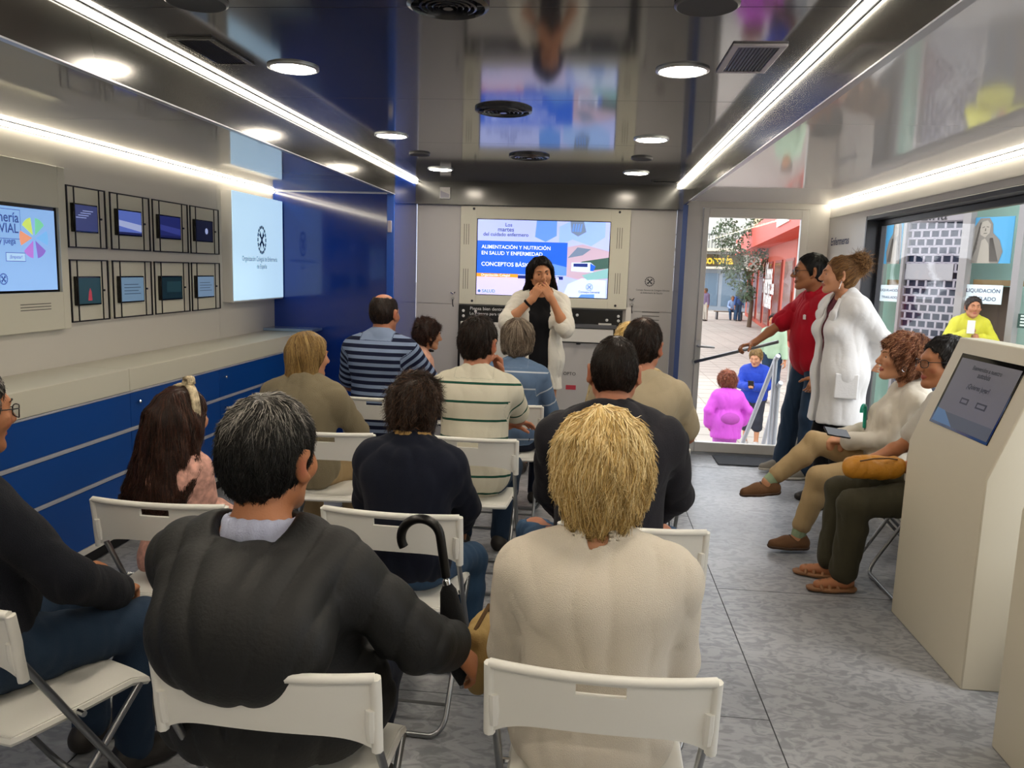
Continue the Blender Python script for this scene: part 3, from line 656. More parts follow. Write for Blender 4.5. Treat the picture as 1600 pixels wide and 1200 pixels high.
# right wall with the long window in a recessed dark frame
wy0, wy1, wz0, wz1 = .35, 6.07, .52, 2.05
rw = MB(); rw.box(WR, WR+.12, wy1, YB+.06, 0, ZS); rw.box(WR, WR+.12, YR, wy0, 0, ZS); rw.box(WR, WR+.12, wy0, wy1, wz1, ZS); rw.box(WR, WR+.12, wy0, wy1, 0, wz0)
struct('wall_right', rw, M_white)
w = MB(); T = .03
w.box(WR-.012, WR+.13, wy1-T, wy1, wz0, wz1); w.box(WR-.012, WR+.13, wy0, wy0+T, wz0, wz1); w.box(WR-.012, WR+.13, wy0+T, wy1-T, wz1-T, wz1); w.box(WR-.012, WR+.13, wy0+T, wy1-T, wz0, wz0+T)
w.box(WR+.075, WR+.11, wy1-T-.05, wy1-T, wz0+T, wz1-T); w.box(WR+.075, WR+.11, wy0+T, wy1-T-.05, wz1-T-.04, wz1-T)
win = struct('window_1', w, M_frame, bevel=.003)
MB().box(WR+.088, WR+.094, wy0+T, wy1-T, wz0+T, wz1-T).build('window_glass', M_glass, win)
struct('trim_10', MB().box(WR-.006, WR, wy0, YB, wz1+.045, wz1+.055), M_white)
# lettering on the right wall
tx = tag(text('wall_lettering', 'Enfermeras', onX(1312.5, 377, WR)+V(-.002, 0, 0), (0, -1, 0), (0, 0, 1), M_ltr, width=.46, bold=.01, height=.065), 'dark blue word on the white wall above the coat', 'lettering')

# ---------------------------------------------------------------- lamps
def led(label, x, z, y0, y1, nx, nz):
    t = thing('led_strip', label, 'strip light', (x, y0, z)); n = nrm(V(nx, 0, nz)); s = V(n[2], 0, -n[0]); p = V(x, y0, z); L = V(0, y1-y0, 0)
    b = MB(); b.prism([p-s*.016, p+s*.016, p+s*.016-n*.012, p-s*.016-n*.012], L); b.build('profile', M_alu, t)
    b = MB(); b.prism([p-s*.0115, p+s*.0115, p+s*.009+n*.006, p-s*.009+n*.006], L); b.build('diffuser', M_led, t); return t
led('long glowing strip where dark ceiling meets left fascia', XL+.014, ZC-.014, YR, YB-.08, 1, -1)
led('long glowing strip where dark ceiling meets right fascia', XR-.014, ZC-.014, YR, YB-.08, -1, -1)
led('glowing strip in the ceiling corner above wall screens', WL+.014, ZS-.014, YR, 6.86, 1, -1)
led('glowing strip in the ceiling corner above long window', WR-.014, ZS-.014, YR, YB-.01, -1, -1)
dn = None
where = {6.06: 'farthest from the camera', 4.57: 'in the middle of its row', 3.06: 'nearest fully seen'}
for X in (-1.18, .302):
    for Y in (-1.4, .07, 1.57, 3.06, 4.57, 6.06):
        side = 'left' if X < 0 else 'right'
        if dn is None:
            dn = thing('downlight', 'x', 'ceiling light', (X, Y, ZC), 0, 'round ceiling downlights'); q = MB().lathe([(.098, 0), (.098, -.006), (.088, -.010), (.082, -.004), (.082, .0)], (0, 0, 0), k=40); q.build('trim_ring', M_alu, dn, world=False)
            MB().disc((0, 0, -.006), .082, (0, 0, -1), 40, .002).build('diffuser', M_down, dn, world=False); o = dn
        else: o = copy_tree(dn); o.location = (X, Y, ZC)
        o['label'] = f'round lit downlight of the {side} ceiling row, {where[Y]}' if Y in where else 'round lit downlight behind the camera, outside the picture'
def round_vent(label, X, Y, r):
    t = thing('ceiling_vent', label, 'vent', (X, Y, ZC), 0, 'round air diffusers down the ceiling middle'); q = MB()
    q.lathe([(r, 0), (r, -.010), (r*.9, -.016), (r*.86, -.006), (r*.86, 0)], (0, 0, 0), k=48); q.build('rim', M_vring, t, world=False)
    MB().disc((0, 0, -.001), r*.86, (0, 0, -1), 40).build('throat', M_vent, t, world=False); q = MB()
    for f in (.72, .56, .40, .24): q.lathe([(r*f, -.002), (r*f*.97, -.014), (r*f*.90, -.016), (r*f*.86, -.003)], (0, 0, 0), k=40)
    q.disc((0, 0, -.014), r*.12, (0, 0, -1), 20, .004)
    for a in range(4): q.obox((math.cos(a*1.5708)*r*.48, math.sin(a*1.5708)*r*.48, -.006), (r*.38, .003, .004), rot((0, 0, 1), a*1.5708))
    q.build('cones', M_vring, t, world=False)
round_vent('dark round vent cut by the top edge of photo', -.44, 2.33, .118); round_vent('dark round vent nearest the camera of those fully seen', -.445, 3.81, .135); round_vent('dark round vent nearest the far wall', -.44, 5.30, .135)
def disc_speaker(label, X, Y, r):
    t = thing('ceiling_speaker', label, 'speaker', (X, Y, ZC)); MB().lathe([(r, 0), (r, -.008), (r*.93, -.012), (r*.9, -.009)], (0, 0, 0), k=40).build('rim', mat('speaker rim', '#5d5d60', .3), t, world=False)
    MB().disc((0, 0, -.007), r*.92, (0, 0, -1), 40, .004).build('grille', mat('speaker grille', '#3b3b3d', .6, bump=(900, .4)), t, world=False)
disc_speaker('flat grey round ceiling speaker at top right beside grille', .287, 2.335, .09); disc_speaker('flat grey round ceiling speaker at top left edge', -1.177, 2.30, .09)
disc_speaker('small round ceiling speaker near far left downlight', -1.171, 5.28, .07); disc_speaker('small round ceiling speaker near far right downlight', .297, 5.31, .07)
def grille(label, x0, x1, y0, y1, fm):
    t = thing('air_grille', label, 'vent', ((x0+x1)/2, (y0+y1)/2, ZC)); q = MB(); w = .022; z = ZC-.008
    for a in ((x0, x1, y0, y0+w), (x0, x1, y1-w, y1), (x0, x0+w, y0+w, y1-w), (x1-w, x1, y0+w, y1-w)): q.box(*a, z, ZC)
    q.build('frame', fm, t, bevel=.002); MB().box(x0+w, x1-w, y0+w, y1-w, ZC-.0015, ZC-.0005).build('backing', M_vent, t); q = MB(); n = 11
    for i in range(n): x = x0+w+(x1-x0-2*w)*(i+.5)/n; q.obox((x, (y0+y1)/2, ZC-.005), (.0035, (y1-y0)/2-w, .001), rot((0, 1, 0), .6))
    q.build('louvre', M_vent, t)
grille('square dark air grille beside the left ceiling light strip', -1.47, -1.31, 2.66, 3.01, M_fascia); grille('square air grille with pale frame beside right light strip', .425, .60, 2.72, 3.075, M_ventw)
grille('small slot grille in the ceiling near far right corner', .45, .66, 6.50, 6.60, M_fascia)
# ---------------------------------------------------------------- wall fittings and furniture
def crest(mb, c, r, u, n, R):           # ring of studs, four-armed cross and a small shield
    c, r, u, n = [np.asarray(q, float) for q in (c, r, u, n)]
    P = lambda a, b: c+r*a*R+u*b*R
    for k in range(16):
        a = k*math.pi/8; mb.prism([P(math.cos(a+d)*q, math.sin(a+d)*q) for q, d in ((.80, -.15), (1.0, -.13), (1.0, .13), (.80, .15))], n*.0012)
    for k in range(4):
        a = k*math.pi/2+math.pi/4; ca, sa = math.cos(a), math.sin(a); f = lambda x, y: P(x*ca-y*sa, x*sa+y*ca)
        mb.prism([f(.16, -.07), f(.68, -.20), f(.60, 0), f(.68, .20), f(.16, .07)], n*.0012)
    mb.prism([P(-.16, .2), P(.16, .2), P(.16, -.08), P(0, -.26), P(-.16, -.08)], n*.0014)
def flatquad(mb, c, r, u, n, x0, x1, y0, y1, lift, mi=0):
    mb.mi = mi; P = lambda a, b: c+r*a+u*b+n*lift; mb.quad(P(x0, y0), P(x1, y0), P(x1, y1), P(x0, y1))
def flatpoly(mb, c, r, u, n, pts, lift, mi=0):
    mb.mi = mi; mb.add([c+r*a+u*b+n*lift for a, b in pts], [tuple(range(len(pts)))])
# television on the far wall with the slide on it
tl, tr, bl = A(746, 342), A(956, 346), A(744, 460.5); TX0, TX1, TZ0, TZ1 = tl[0], tr[0]-.005, bl[2], (tl[2]+tr[2])/2
tp = thing('television_surround', 'cream wall panel framing the lit presentation screen', 'wall panel', ((TX0+TX1)/2, YB, A(850, 478)[2]))
q = MB(); pz0 = A(850, 479)[2]; yy = YB-.022
q.box(x1+.002, TX0, yy, YB+.01, pz0, bz-.004); q.box(TX1, x2-.002, yy, YB+.01, pz0, bz-.004); q.box(TX0, TX1, yy, YB+.01, TZ1, bz-.004); q.box(TX0, TX1, yy, YB+.01, pz0, TZ0)
q.build('surround', M_panel, tp, bevel=.002); q = MB()
for sx in (-1, 1):
    xc = TX0-.09 if sx < 0 else TX1+.08
    for zc in (TZ1-.14, TZ0+.14):
        for k in range(3): q.box(xc-.024+k*.02, xc-.019+k*.02, yy-.001, yy, zc-.09, zc+.09)
q.build('sound_slots', mat('slot shade', '#6f6c62', .7), tp); q = MB()
for x in (x1+.12, x2-.10):
    for z in (bz-.03, pz0+.03): q.disc((x, yy, z), .011, (0, -1, 0), 14, .006)
q.build('screw_caps', M_ltk, tp)
tv = thing('television', 'wall television showing blue nutrition talk slide behind the presenter', 'television', ((TX0+TX1)/2, YB-.01, TZ0))
c = V(TX0, YB-.012, TZ0); r, u, n = V(1, 0, 0), V(0, 0, 1), V(0, -1, 0); W_, H_ = TX1-TX0, TZ1-TZ0
MB().box(TX0, TX1, YB-.012, YB+.01, TZ0, TZ1).build('bezel', M_blackgl, tv)
E_ = .95; sl = MB(); cols = [('#a9b6ee', E_), ('#1f5fd8', E_), ('#8fb0ea', E_), ('#c9d8f8', E_), ('#f0962c', E_), ('#142a78', E_), ('#b9a3b8', E_), ('#3a5a55', E_), ('#7fb2b8', E_), ('#5f8fe0', E_), ('#6d7f9d', E_), ('#c8c2ea', E_)]
smats = [screen_mat(f'slide colour {i}', a, b) for i, (a, b) in enumerate(cols)]
k = lambda x0, x1_, y0, y1_, mi, l: flatquad(sl, c, r, u, n, x0*W_, x1_*W_, y0*H_, y1_*H_, .0006*l, mi)
pg = lambda pts, mi, l: flatpoly(sl, c, r, u, n, [(a*W_, b*H_) for a, b in pts], .0006*l, mi)
k(.006, .994, .01, .99, 0, 1); k(.006, .62, .01, .27, 11, 2)
pg([(.62, .68), (.62, .92), (.70, .99), (.80, .99), (.96, .99), (.96, .80), (.86, .68), (.72, .76)], 2, 2); pg([(.45, .99), (.60, .99), (.60, .80), (.52, .72), (.44, .78)], 9, 2)
pg([(.70, .99), (.80, .99), (.82, .86), (.76, .80), (.71, .85)], 10, 3)
for i in range(4): pg([(.715+i*.018, .86), (.727+i*.018, .86), (.730+i*.02, .96), (.722+i*.02, .96)], 9, 4)
pg([(.68, .28), (.68, .66), (.80, .70), (.994, .62), (.994, .26), (.82, .22)], 6, 3); pg([(.69, .52), (.76, .66), (.86, .64), (.80, .56)], 10, 4); pg([(.72, .40), (.80, .48), (.994, .54), (.994, .40), (.85, .36)], 7, 4); pg([(.80, .30), (.994, .40), (.994, .27), (.84, .24)], 8, 5)
pg([(.72, .35), (.72, .46), (.86, .47), (.90, .42), (.88, .34)], 3, 5); pg([(.735, .41), (.735, .45), (.84, .455), (.84, .41)], 5, 6); pg([(.86, .36), (.86, .46), (.90, .42), (.885, .36)], 1, 6)
pg([(.66, .01), (.70, .18), (.80, .26), (.98, .24), (.98, .01)], 3, 4); pg([(.78, .01), (.80, .05), (.90, .06), (.90, .01)], 9, 5)
k(.006, .685, .29, .715, 1, 5); pg([(.45, .29), (.55, .45), (.685, .40), (.685, .29)], 9, 6); k(.006, .32, .245, .29, 4, 6); k(.32, .66, .235, .275, 5, 6)
sl.build('slide', smats, tv, smooth=0)
def line(s, x, y, w, m, h=None, al='CENTER', sz=.05, name='slide_lettering'): return text(name, s, c+r*x*W_+u*y*H_+n*.0052, r, u, m, tv, w*W_ if w else None, sz, al, 0, .012, h)
mw = screen_mat('slide white', '#e8efff', E_); mk_ = screen_mat('slide ink', '#2c3c78', E_ )
line('ALIMENTACIÓN Y NUTRICIÓN', .30, .635, .52, mw); line('EN SALUD Y ENFERMEDAD', .27, .555, .46, mw); line('CONCEPTOS BÁSICOS', .25, .41, .42, mw)
line('Los', .24, .925, .05, mk_); line('martes', .22, .865, .12, mk_); line('del cuidado enfermero', .22, .80, .34, mk_); line('Organización Colegial', .15, .268, .22, mw); line('de Enfermería', .52, .256, .22, mw); line('SALUD', .10, .055, .10, screen_mat('slide green', '#2f7f86', E_))
q = MB(); q.disc(c+r*.028*W_+u*.055*H_+n*.0052, .013, n, 16); crest(q, c+r*.86*W_+u*.15*H_+n*.0055, r, u, n, .032); q.build('slide_marks', screen_mat('slide teal', '#4a6f9f', E_), tv, smooth=0); line('Consejo General', .86, .085, .16, mk_)
# crest and two lines of print on the right-hand end panel
pc = A(1015, 440); e = thing('wall_crest', 'small dark round crest with two lines on end panel', 'emblem', (pc[0], YB-.009, pc[2]))
q = MB(); crest(q, V(pc[0], YB-.0085, pc[2]), r, u, n, .043); q.build('crest', M_ltk, e, smooth=0)
text('lettering', 'Consejo General de Colegios Oficiales', V(pc[0]+.03, YB-.009, pc[2]-.075), r, u, M_ltk, e, .29); text('lettering', 'de Enfermería de España', V(pc[0]+.02, YB-.009, pc[2]-.10), r, u, M_ltk, e, .19)
# locks on the two end panels
for nm, (lx, ly) in (('chrome cam lock on the left end panel', (708, 466)), ('chrome cam lock on the right end panel', (987, 476))):
    p = A(lx, ly); t = thing('panel_lock', nm, 'lock', (p[0], YB-.008, p[2]))
    MB().disc((p[0], YB-.008, p[2]), .013, n, 16, .012).build('barrel', M_chrome, t); q = MB(); q.tube([(p[0], YB-.022, p[2]-.008), (p[0], YB-.024, p[2]-.05), (p[0]+.006, YB-.02, p[2]-.075)], .0045, 6); q.build('key', M_ltk, t)
    q = MB(); q.tube([(p[0]-.02, YB-.012, p[2]+.05), (p[0], YB-.03, p[2]+.04), (p[0]+.018, YB-.012, p[2]+.055)], .005, 6); q.build('hook', M_chrome, t)
q = MB()
for i in range(4): z = A(1020, 488+i*6)[2]; q.box(A(1003, 490)[0], A(1030, 490)[0], YB-.0095, YB-.0082, z-.003, z+.003)
tag(q.build('vent_slots', M_gap), 'short stack of vent slots on right end panel', 'vent')
# sensor on the dark band
p = onY(696, 302, YB-.06); t = thing('motion_sensor', 'small square white sensor box on the dark band above', 'sensor', (p[0], YB-.06, p[2]))
MB().box(p[0]-.047, p[0]+.047, YB-.085, YB-.06, p[2]-.05, p[2]+.05).build('case', M_white, t, bevel=.004); q = MB(); q.prism([(p[0]-.038, YB-.0865, p[2]+.02), (p[0]+.038, YB-.0865, p[2]-.01), (p[0]+.038, YB-.0865, p[2]-.04), (p[0]-.038, YB-.0865, p[2]-.04)], (0, .002, 0)); q.build('lens', M_ventw, t)
# black pull-out board below the screen with white desk and drawer
B0, B1 = A(717, 500)[0], A(972, 500)[0]; bt = A(850, 481)[2]
t = thing('equipment_board', 'black equipment board with white drawer under the screen', 'cabinet', ((B0+B1)/2, YB, 0))
MB().box(B0, B1, YB-.03, YB+.008, .02, bt).build('back_board', M_black, t)
q = MB(); zz = A(740, 502)[2]; q.box(B0+.025, A(835, 500)[0], YB-.06, YB-.031, .04, zz); q.build('left_front', M_white, t, bevel=.004)
q = MB(); q.box(A(850, 515)[0], A(958, 515)[0], YB-.09, YB-.031, A(900, 533)[2], A(900, 512)[2]); dr_ = q.build('drawer', M_white, t, bevel=.004)
MB().disc((A(904, 534)[0], YB-.092, A(904, 535)[2]), .02, (0, 0, -1), 14, .01).build('drawer_pull', M_black, dr_)
q = MB(); q.box(A(850, 508)[0], A(963, 508)[0], YB-.10, YB-.031, A(900, 511)[2], A(900, 505.5)[2]); q.build('shelf', mat('grey shelf', '#55565a', .3), t, bevel=.003)
q = MB(); q.box(A(935, 503)[0], A(955, 503)[0], YB-.10, YB-.05, A(900, 505)[2], A(900, 503)[2]); q.build('tray', M_white, t)
q = MB(); q.box(A(866, 540)[0], A(958, 540)[0], YB-.05, YB-.031, .04, A(900, 535)[2]); q.build('lower_front', M_grey, t, bevel=.004)
q = MB()
for x, y in ((725, 485), (725, 493), (744, 486), (744, 494), (902, 492), (948, 500), (966, 494), (966, 501)): pp = A(x, y); q.lathe([(.004, 0), (.012, .002), (.013, .006), (.007, .010), (.001, .010)], (pp[0], YB-.030, pp[2]), n, 14)
q.build('knobs', mat('pale knob', '#c9c9c9', .4), t)
text('lettering', 'Piensa bien dentro', V(A(762, 482.5)[0], YB-.0315, A(762, 482.5)[2]), r, u, M_ltw, t, .31); text('lettering', 'Lo Primero para ti', V(A(758, 490)[0], YB-.0315, A(758, 490)[2]), r, u, M_ltw, t, .27)
text('lettering', 'OPTO', V(A(890, 583)[0], YB-.0515, A(890, 583)[2]), r, u, M_ltk, t, .11)
q = MB(); pp = A(892, 604); q.box(pp[0]-.045, pp[0]+.045, YB-.0525, YB-.05, pp[2]-.02, pp[2]+.02); q.build('red_label', mat('red label', '#b23a48', .5), t)
MB().box(A(974, 560)[0], A(982, 560)[0], YB-.03, YB-.008, .02, A(978, 480)[2]).build('side_strip', M_white, t)
# bracket at the blue profile
p = V(XL-.03, 6.165, onY(611, 354, 6.17)[2]); tag(MB().box(p[0]-.016, p[0]+.016, p[1]-.012, p[1]+.004, p[2]-.045, p[2]+.045).build('wall_bracket', M_ventw, bevel=.003), 'small pale bracket on the blue corner profile', 'bracket')

# ---------------------------------------------------------------- left wall
L = lambda x, y, X=WL+.05: onX(x, y, X)
r, u, n = V(0, 1, 0), V(0, 0, 1), V(1, 0, 0)
pt, pb = L(100, 262), L(110.7, 513); py1 = pt[1]; pz1, pz0_ = pt[2], pb[2]
t = thing('screen_panel', 'big cream wall panel around the quiz screen, far left', 'wall panel', (WL, 3.5, pz0_))
s1, s2 = L(92, 325), L(96, 456); sy1 = s1[1]; sz1, sz0 = s1[2], s2[2]; sy0 = sy1-.80
q = MB(); xx = WL+.05; q.box(WL, xx, 2.85, sy0, pz0_, pz1); q.box(WL, xx, sy1, py1, pz0_, pz1); q.box(WL, xx, sy0, sy1, sz1, pz1); q.box(WL, xx, sy0, sy1, pz0_, sz0); q.build('surround', M_panel, t, bevel=.003)
q = MB()
for i in range(3): z = L(60, 475+i*4.5)[2]; q.box(xx-.001, xx+.001, L(32, 480)[1], L(80, 480)[1], z-.002, z+.002)
q.build('sound_slots', M_gap, t)
t = thing('quiz_screen', 'wall screen showing a coloured quiz wheel on blue', 'screen', (WL+.03, (sy0+sy1)/2, sz0))
MB().box(WL, WL+.032, sy0, sy1, sz0, sz1).build('bezel', M_blackgl, t)
c = V(WL+.0325, sy0, sz0); W_, H_ = sy1-sy0, sz1-sz0; q = MB(); qm = [screen_mat(f'quiz colour {i}', a, .9) for i, a in enumerate(('#7fa6d8', '#9dbde2', '#6fbf94', '#b9cf5e', '#d98f6c', '#a66fc4', '#7d62b8', '#6fa9dd', '#35518a'))]
flatquad(q, c, r, u, n, .012, W_-.018, .012, H_-.018, .0006, 0); yq = L(53, 372, WL+.033); pc = (yq[1]-sy0, yq[2]-sz0); R0 = .105
for i in range(6):
    a0 = math.pi/2-i*math.pi/3; flatpoly(q, c, r, u, n, [(pc[0]+.014*math.cos(a0-.52), pc[1]+.014*math.sin(a0-.52))]+[(pc[0]+.014*math.cos(a0-.52)+R0*.85*math.cos(a0-j*.17-.06), pc[1]+.014*math.sin(a0-.52)+R0*.85*math.sin(a0-j*.17-.06)) for j in range(6)], .0018, (2, 7, 6, 5, 4, 3)[i])
flatquad(q, c, r, u, n, .03, pc[0]-.09, H_*.60, H_*.93, .0012, 8); flatquad(q, c, r, u, n, .033, pc[0]-.093, H_*.607, H_*.923, .0016, 0)
bx0, bx1 = L(9, 402, WL+.033), L(40, 402, WL+.033); bz_ = bx1[2]-sz0; flatquad(q, c, r, u, n, bx0[1]-sy0, bx1[1]-sy0, bz_-.022, bz_+.022, .0012, 8); flatquad(q, c, r, u, n, bx0[1]-sy0+.003, bx1[1]-sy0-.003, bz_-.019, bz_+.019, .0016, 1)
q.build('quiz_image', qm, t, smooth=0); ink = screen_mat('quiz ink', '#2f4a86', .8)
for s, px_, py_, w in (('Enfermería', 28, 341, .30), ('TRIVIAL', 28, 358, .22), ('Acierta y juega', 24, 377, .24)):
    e = L(px_, py_, WL+.033); text('lettering', s, V(WL+.0345, e[1]-w/2, e[2]), r, u, ink, t, w, bold=.015)
text('lettering', '¡Empezar!', V(WL+.0345, (bx0[1]+bx1[1])/2, bx1[2]), r, u, ink, t, .085); q = MB(); e = L(5, 436, WL+.033); crest(q, V(WL+.0345, e[1], e[2]), r, u, n, .028); q.build('crest', ink, t, smooth=0)
# tablet holders, two rows of four
xw = WL+.03; cy = [(L(107, 300, xw)[1]-.02, L(164, 300, xw)[1]), (L(171, 301, xw)[1], L(233, 311, xw)[1]), (L(237.5, 312, xw)[1], L(293, 320, xw)[1]), (L(296.5, 320, xw)[1], L(341.5, 328, xw)[1])]
rows = [(L(342, 398, xw)[2], L(341, 328, xw)[2]), (L(345, 482, xw)[2], L(342, 411, xw)[2])]
tint = [['#39406f', '#5a6fc0', '#232a66', '#12152a'], ['#1d3a42', '#65809a', '#14262c', '#6d86a2']]; names = [['violet photograph', 'pale blue picture', 'deep blue picture', 'white badge on black'], ['red figure on teal', 'grey text page', 'dark green picture', 'short text page']]
pos = ['next to the quiz screen', 'second from the quiz screen', 'third from the quiz screen', 'next to the light panel']
for ri, (z0, z1) in enumerate(rows):
    for ci, (ya, yb) in enumerate(cy):
        t = thing('tablet_holder', f"black framed tablet holder, {('upper', 'lower')[ri]} row, {names[ri][ci]}, {pos[ci]}", 'display frame', (WL, (ya+yb)/2, z0), 0, 'framed tablets on the left wall'); w = yb-ya; hh = z1-z0; b = .007; q = MB()
        for X in (WL+.028,):
            for a in ((ya, ya+b, z0, z1), (yb-b, yb, z0, z1), (ya+b, yb-b, z0, z0+b), (ya+b, yb-b, z1-b, z1)): q.box(X-.004, X+.004, *a)
        q.box(WL+.03, WL+.036, ya+w*.16, ya+w*.16+.005, z0+b, z1-b); q.box(WL+.03, WL+.036, yb-w*.20, yb-w*.20+.005, z0+b, z1-b); q.build('frame', M_black, t)
        MB().box(WL, WL+.006, ya+b, yb-b, z0+b, z1-b).build('back_plate', M_panel, t)
        q = MB().box(WL+.006, WL+.026, ya+w*.17, yb-w*.20, z0+hh*.26, z1-hh*.27); tb = q.build('tablet', M_blackgl, t, bevel=.003)
        c = V(WL+.0265, ya+w*.19, z0+hh*.285); W2, H2 = w*.59, hh*.42; q = MB(); q.mi = 0; flatquad(q, c, r, u, n, 0, W2, 0, H2, .0004, 0)
        if ri == 0 and ci == 0: [flatquad(q, c, r, u, n, W2*(.05+.1*i), W2*(.5+.1*i), H2*(.5+.09*i), H2*(.53+.09*i), .0012, 1) for i in range(4)]
        if ri == 0 and ci in (1, 2): flatpoly(q, c, r, u, n, [(0, H2*.35), (W2, H2*.15), (W2, H2*.45), (0, H2*.6)], .0010, 1); flatquad(q, c, r, u, n, 0, W2, 0, H2*.1, .0012, 2)
        if ri == 0 and ci == 3: flatpoly(q, c, r, u, n, [(W2*.62+.022*math.cos(a), H2*.5+.022*math.sin(a)) for a in np.linspace(0, 6.28, 15)[:-1]], .0010, 1)
        if ri == 1 and ci == 0: flatpoly(q, c, r, u, n, [(W2*.42, H2*.12), (W2*.60, H2*.12), (W2*.58, H2*.45), (W2*.52, H2*.62), (W2*.46, H2*.45)], .0010, 2)
        if ri == 1 and ci in (1, 3): [flatquad(q, c, r, u, n, W2*.14, W2*(.86-.1*(i % 2)), H2*(.3+.13*i), H2*(.33+.13*i), .0010, 2) for i in range(4)]
        if ri == 1 and ci == 2: flatquad(q, c, r, u, n, W2*.25, W2*.95, H2*.3, H2*.8, .0010, 1)
        sec = {(1, 0): '#a03a46', (1, 1): '#31445c', (1, 3): '#31445c'}.get((ri, ci), '#1b2050'); lite = {(1, 2): '#20383e', (0, 2): '#38408a'}.get((ri, ci), '#a8b4e0')
        q.build('tablet_image', [screen_mat(f'tablet {ri}{ci}', tint[ri][ci], .55), screen_mat(f'tablet light {lite}', lite, .55), screen_mat(f'tablet mark {sec}', sec, .5)], tb, smooth=0)
        MB().disc((WL+.036, yb-w*.20, z0+hh*.5), .006, n, 10, .012).build('lock', M_ltk, t)
# light panel with crest
xl = -2.757; ya, yb = onX(362, 296, xl)[1], 6.86; z1 = onX(362, 296, xl)[2]-.004; z0 = onX(368, 470, xl)[2]
t = thing('light_panel', 'glowing pale blue panel with crest and two text lines', 'illuminated sign', (WL, (ya+yb)/2, z0))
MB().box(WL, xl-.004, ya+.01, yb, z0-.012, z1).build('case', M_white, t)
MB().box(xl-.004, xl, ya, yb, z0, z1).build('lit_face', screen_mat('lit face', '#b4d4ea', .95), t, bevel=.0015)
c = V(xl+.0005, (ya+yb)/2+.02, 0); ik_ = mat('blue ink', '#1f4a78', .5); q = MB(); e = onX(409, 375, xl); crest(q, V(xl+.0005, e[1], e[2]), r, u*1.35, n, .088); q.build('crest', ik_, t, smooth=0)
for s, x, y, w, hgt in (('Organización Colegial de Enfermería', 407, 405, .70, .052), ('de España', 409, 416.5, .20, .048)): e = onX(x, y, xl); text('lettering', s, V(xl+.001, e[1], e[2]), r, u, ik_, t, w, height=hgt)
# counter and drawer units
CX = -2.475; cz = .985; za = .862
ysm = onX(202, 580, CX)[1]; y2 = onX(343, 583, CX)[1]
for nm, a, b_ in (('near cream worktop section over blue drawers below the quiz screen', YR+.4, ysm-.002), ('far cream worktop section over blue drawers reaching blue wall', ysm+.002, 6.878)):
    tag(MB().box(WL+.001, CX, a, b_, za, cz).build('worktop', M_panel, bevel=.004), nm, 'worktop', 'cream worktop sections')
bars = [.651, .428]; k0 = .105
def unit(label, a, b_, knobs):
    t = thing('drawer_cabinet', label, 'cabinet', ((WL+CX)/2, (a+b_)/2, 0), 0, 'blue drawer units'); MB().box(WL+.001, CX-.02, a, b_, k0, za-.001).build('carcass', M_blueF, t); MB().box(WL+.001, CX-.06, a, b_, 0, k0).build('plinth', M_black, t)
    zs = [(bars[0]+.010, za-.012), (bars[1]+.010, bars[0]-.012), (k0+.02, bars[1]-.012)]
    for (z0, z1), ky in zip(zs, knobs):
        d_ = MB().box(CX-.02, CX-.001, a+.002, b_-.002, z0, z1).build('drawer', M_blueF, t, bevel=.0015)
        if ky is not None: MB().lathe([(.004, 0), (.004, .010), (.010, .014), (.011, .020), (.006, .025), (.0005, .025)], (CX-.001, ky, z1-.055), n, 14).build('knob', M_chrome, d_)
    q = MB()
    for z in bars: q.box(CX-.02, CX+.004, a, b_, z-.010, z+.009)
    q.box(CX-.02, CX+.003, a, b_, za-.011, za-.001); q.build('grip_rail', M_alup, t, bevel=.002); MB().box(CX-.02, CX+.004, a, b_, k0-.012, k0+.018).build('base_strip', M_white, t)
e1 = onX(215, 628, CX)[1]; e2 = onX(350.5, 591, CX)[1]
unit('blue drawer unit with pale rails under the near worktop', 1.2, ysm, (None, 3.02, None)); unit('blue drawer unit in the middle beside the long-haired girl', ysm, y2, (e1, None, None)); unit('blue drawer unit running to the blue end wall', y2, 6.878, (e2, e2, None)); unit('blue drawer unit behind the camera at the left', -1.8, 1.2, (None, None, None))
# clear shelf at the far end of the counter
tag(MB().box(WL+.002, onY(503, 517, 6.86)[0], 6.62, 6.872, cz+.002, cz+.026).build('glass_ledge', mat('pale blue acrylic', '#9fb9d8', .08, trans=.3), bevel=.003), 'low pale blue acrylic ledge on far end of worktop', 'ledge')

# ---------------------------------------------------------------- entrance fittings
r, u, n = V(1, 0, 0), V(0, 0, 1), V(0, -1, 0)
p = A(1178, 412); st = thing('glass_sticker', 'frosted white crest sticker on the door glass', 'sticker', (p[0], YB+.010, p[2])); q = MB(); crest(q, V(p[0], YB+.0105, p[2]), r, u, n, .063); q.build('crest', mat('frosted vinyl', '#e9eef0', .6), st, smooth=0)
text('lettering', 'Organización Colegial de Enfermería', V(p[0], YB+.010, p[2]-.125), r, u, mat('frosted grey vinyl', '#8d8a80', .6), st, .33)
a, b_ = A(1085, 565)+V(0, -.02, 0), onY(1216, 534, 6.55); t = thing('grab_bar', 'grey metal bar from the door edge held by man', 'handrail', (a[0], a[1], a[2]))
MB().tube([a, a+(b_-a)*.04, b_], .014, 12).build('tube', M_steel, t); MB().disc(a+V(0, .018, 0), .024, (0, -1, 0), 16, .018).build('mount', M_alu, t)
q1, q2 = onZ(1108, 711, 0), onZ(1240, 722, 0); tag(MB().box(q1[0]+.02, 1.72, 6.60, 6.93, 0.0005, .012).build('doormat', mat('dark ribbed mat', '#3c3f45', .9, bump=(60, .5, (1, 6, 1))), bevel=.004), 'dark ribbed doormat on the floor before glass door', 'doormat')
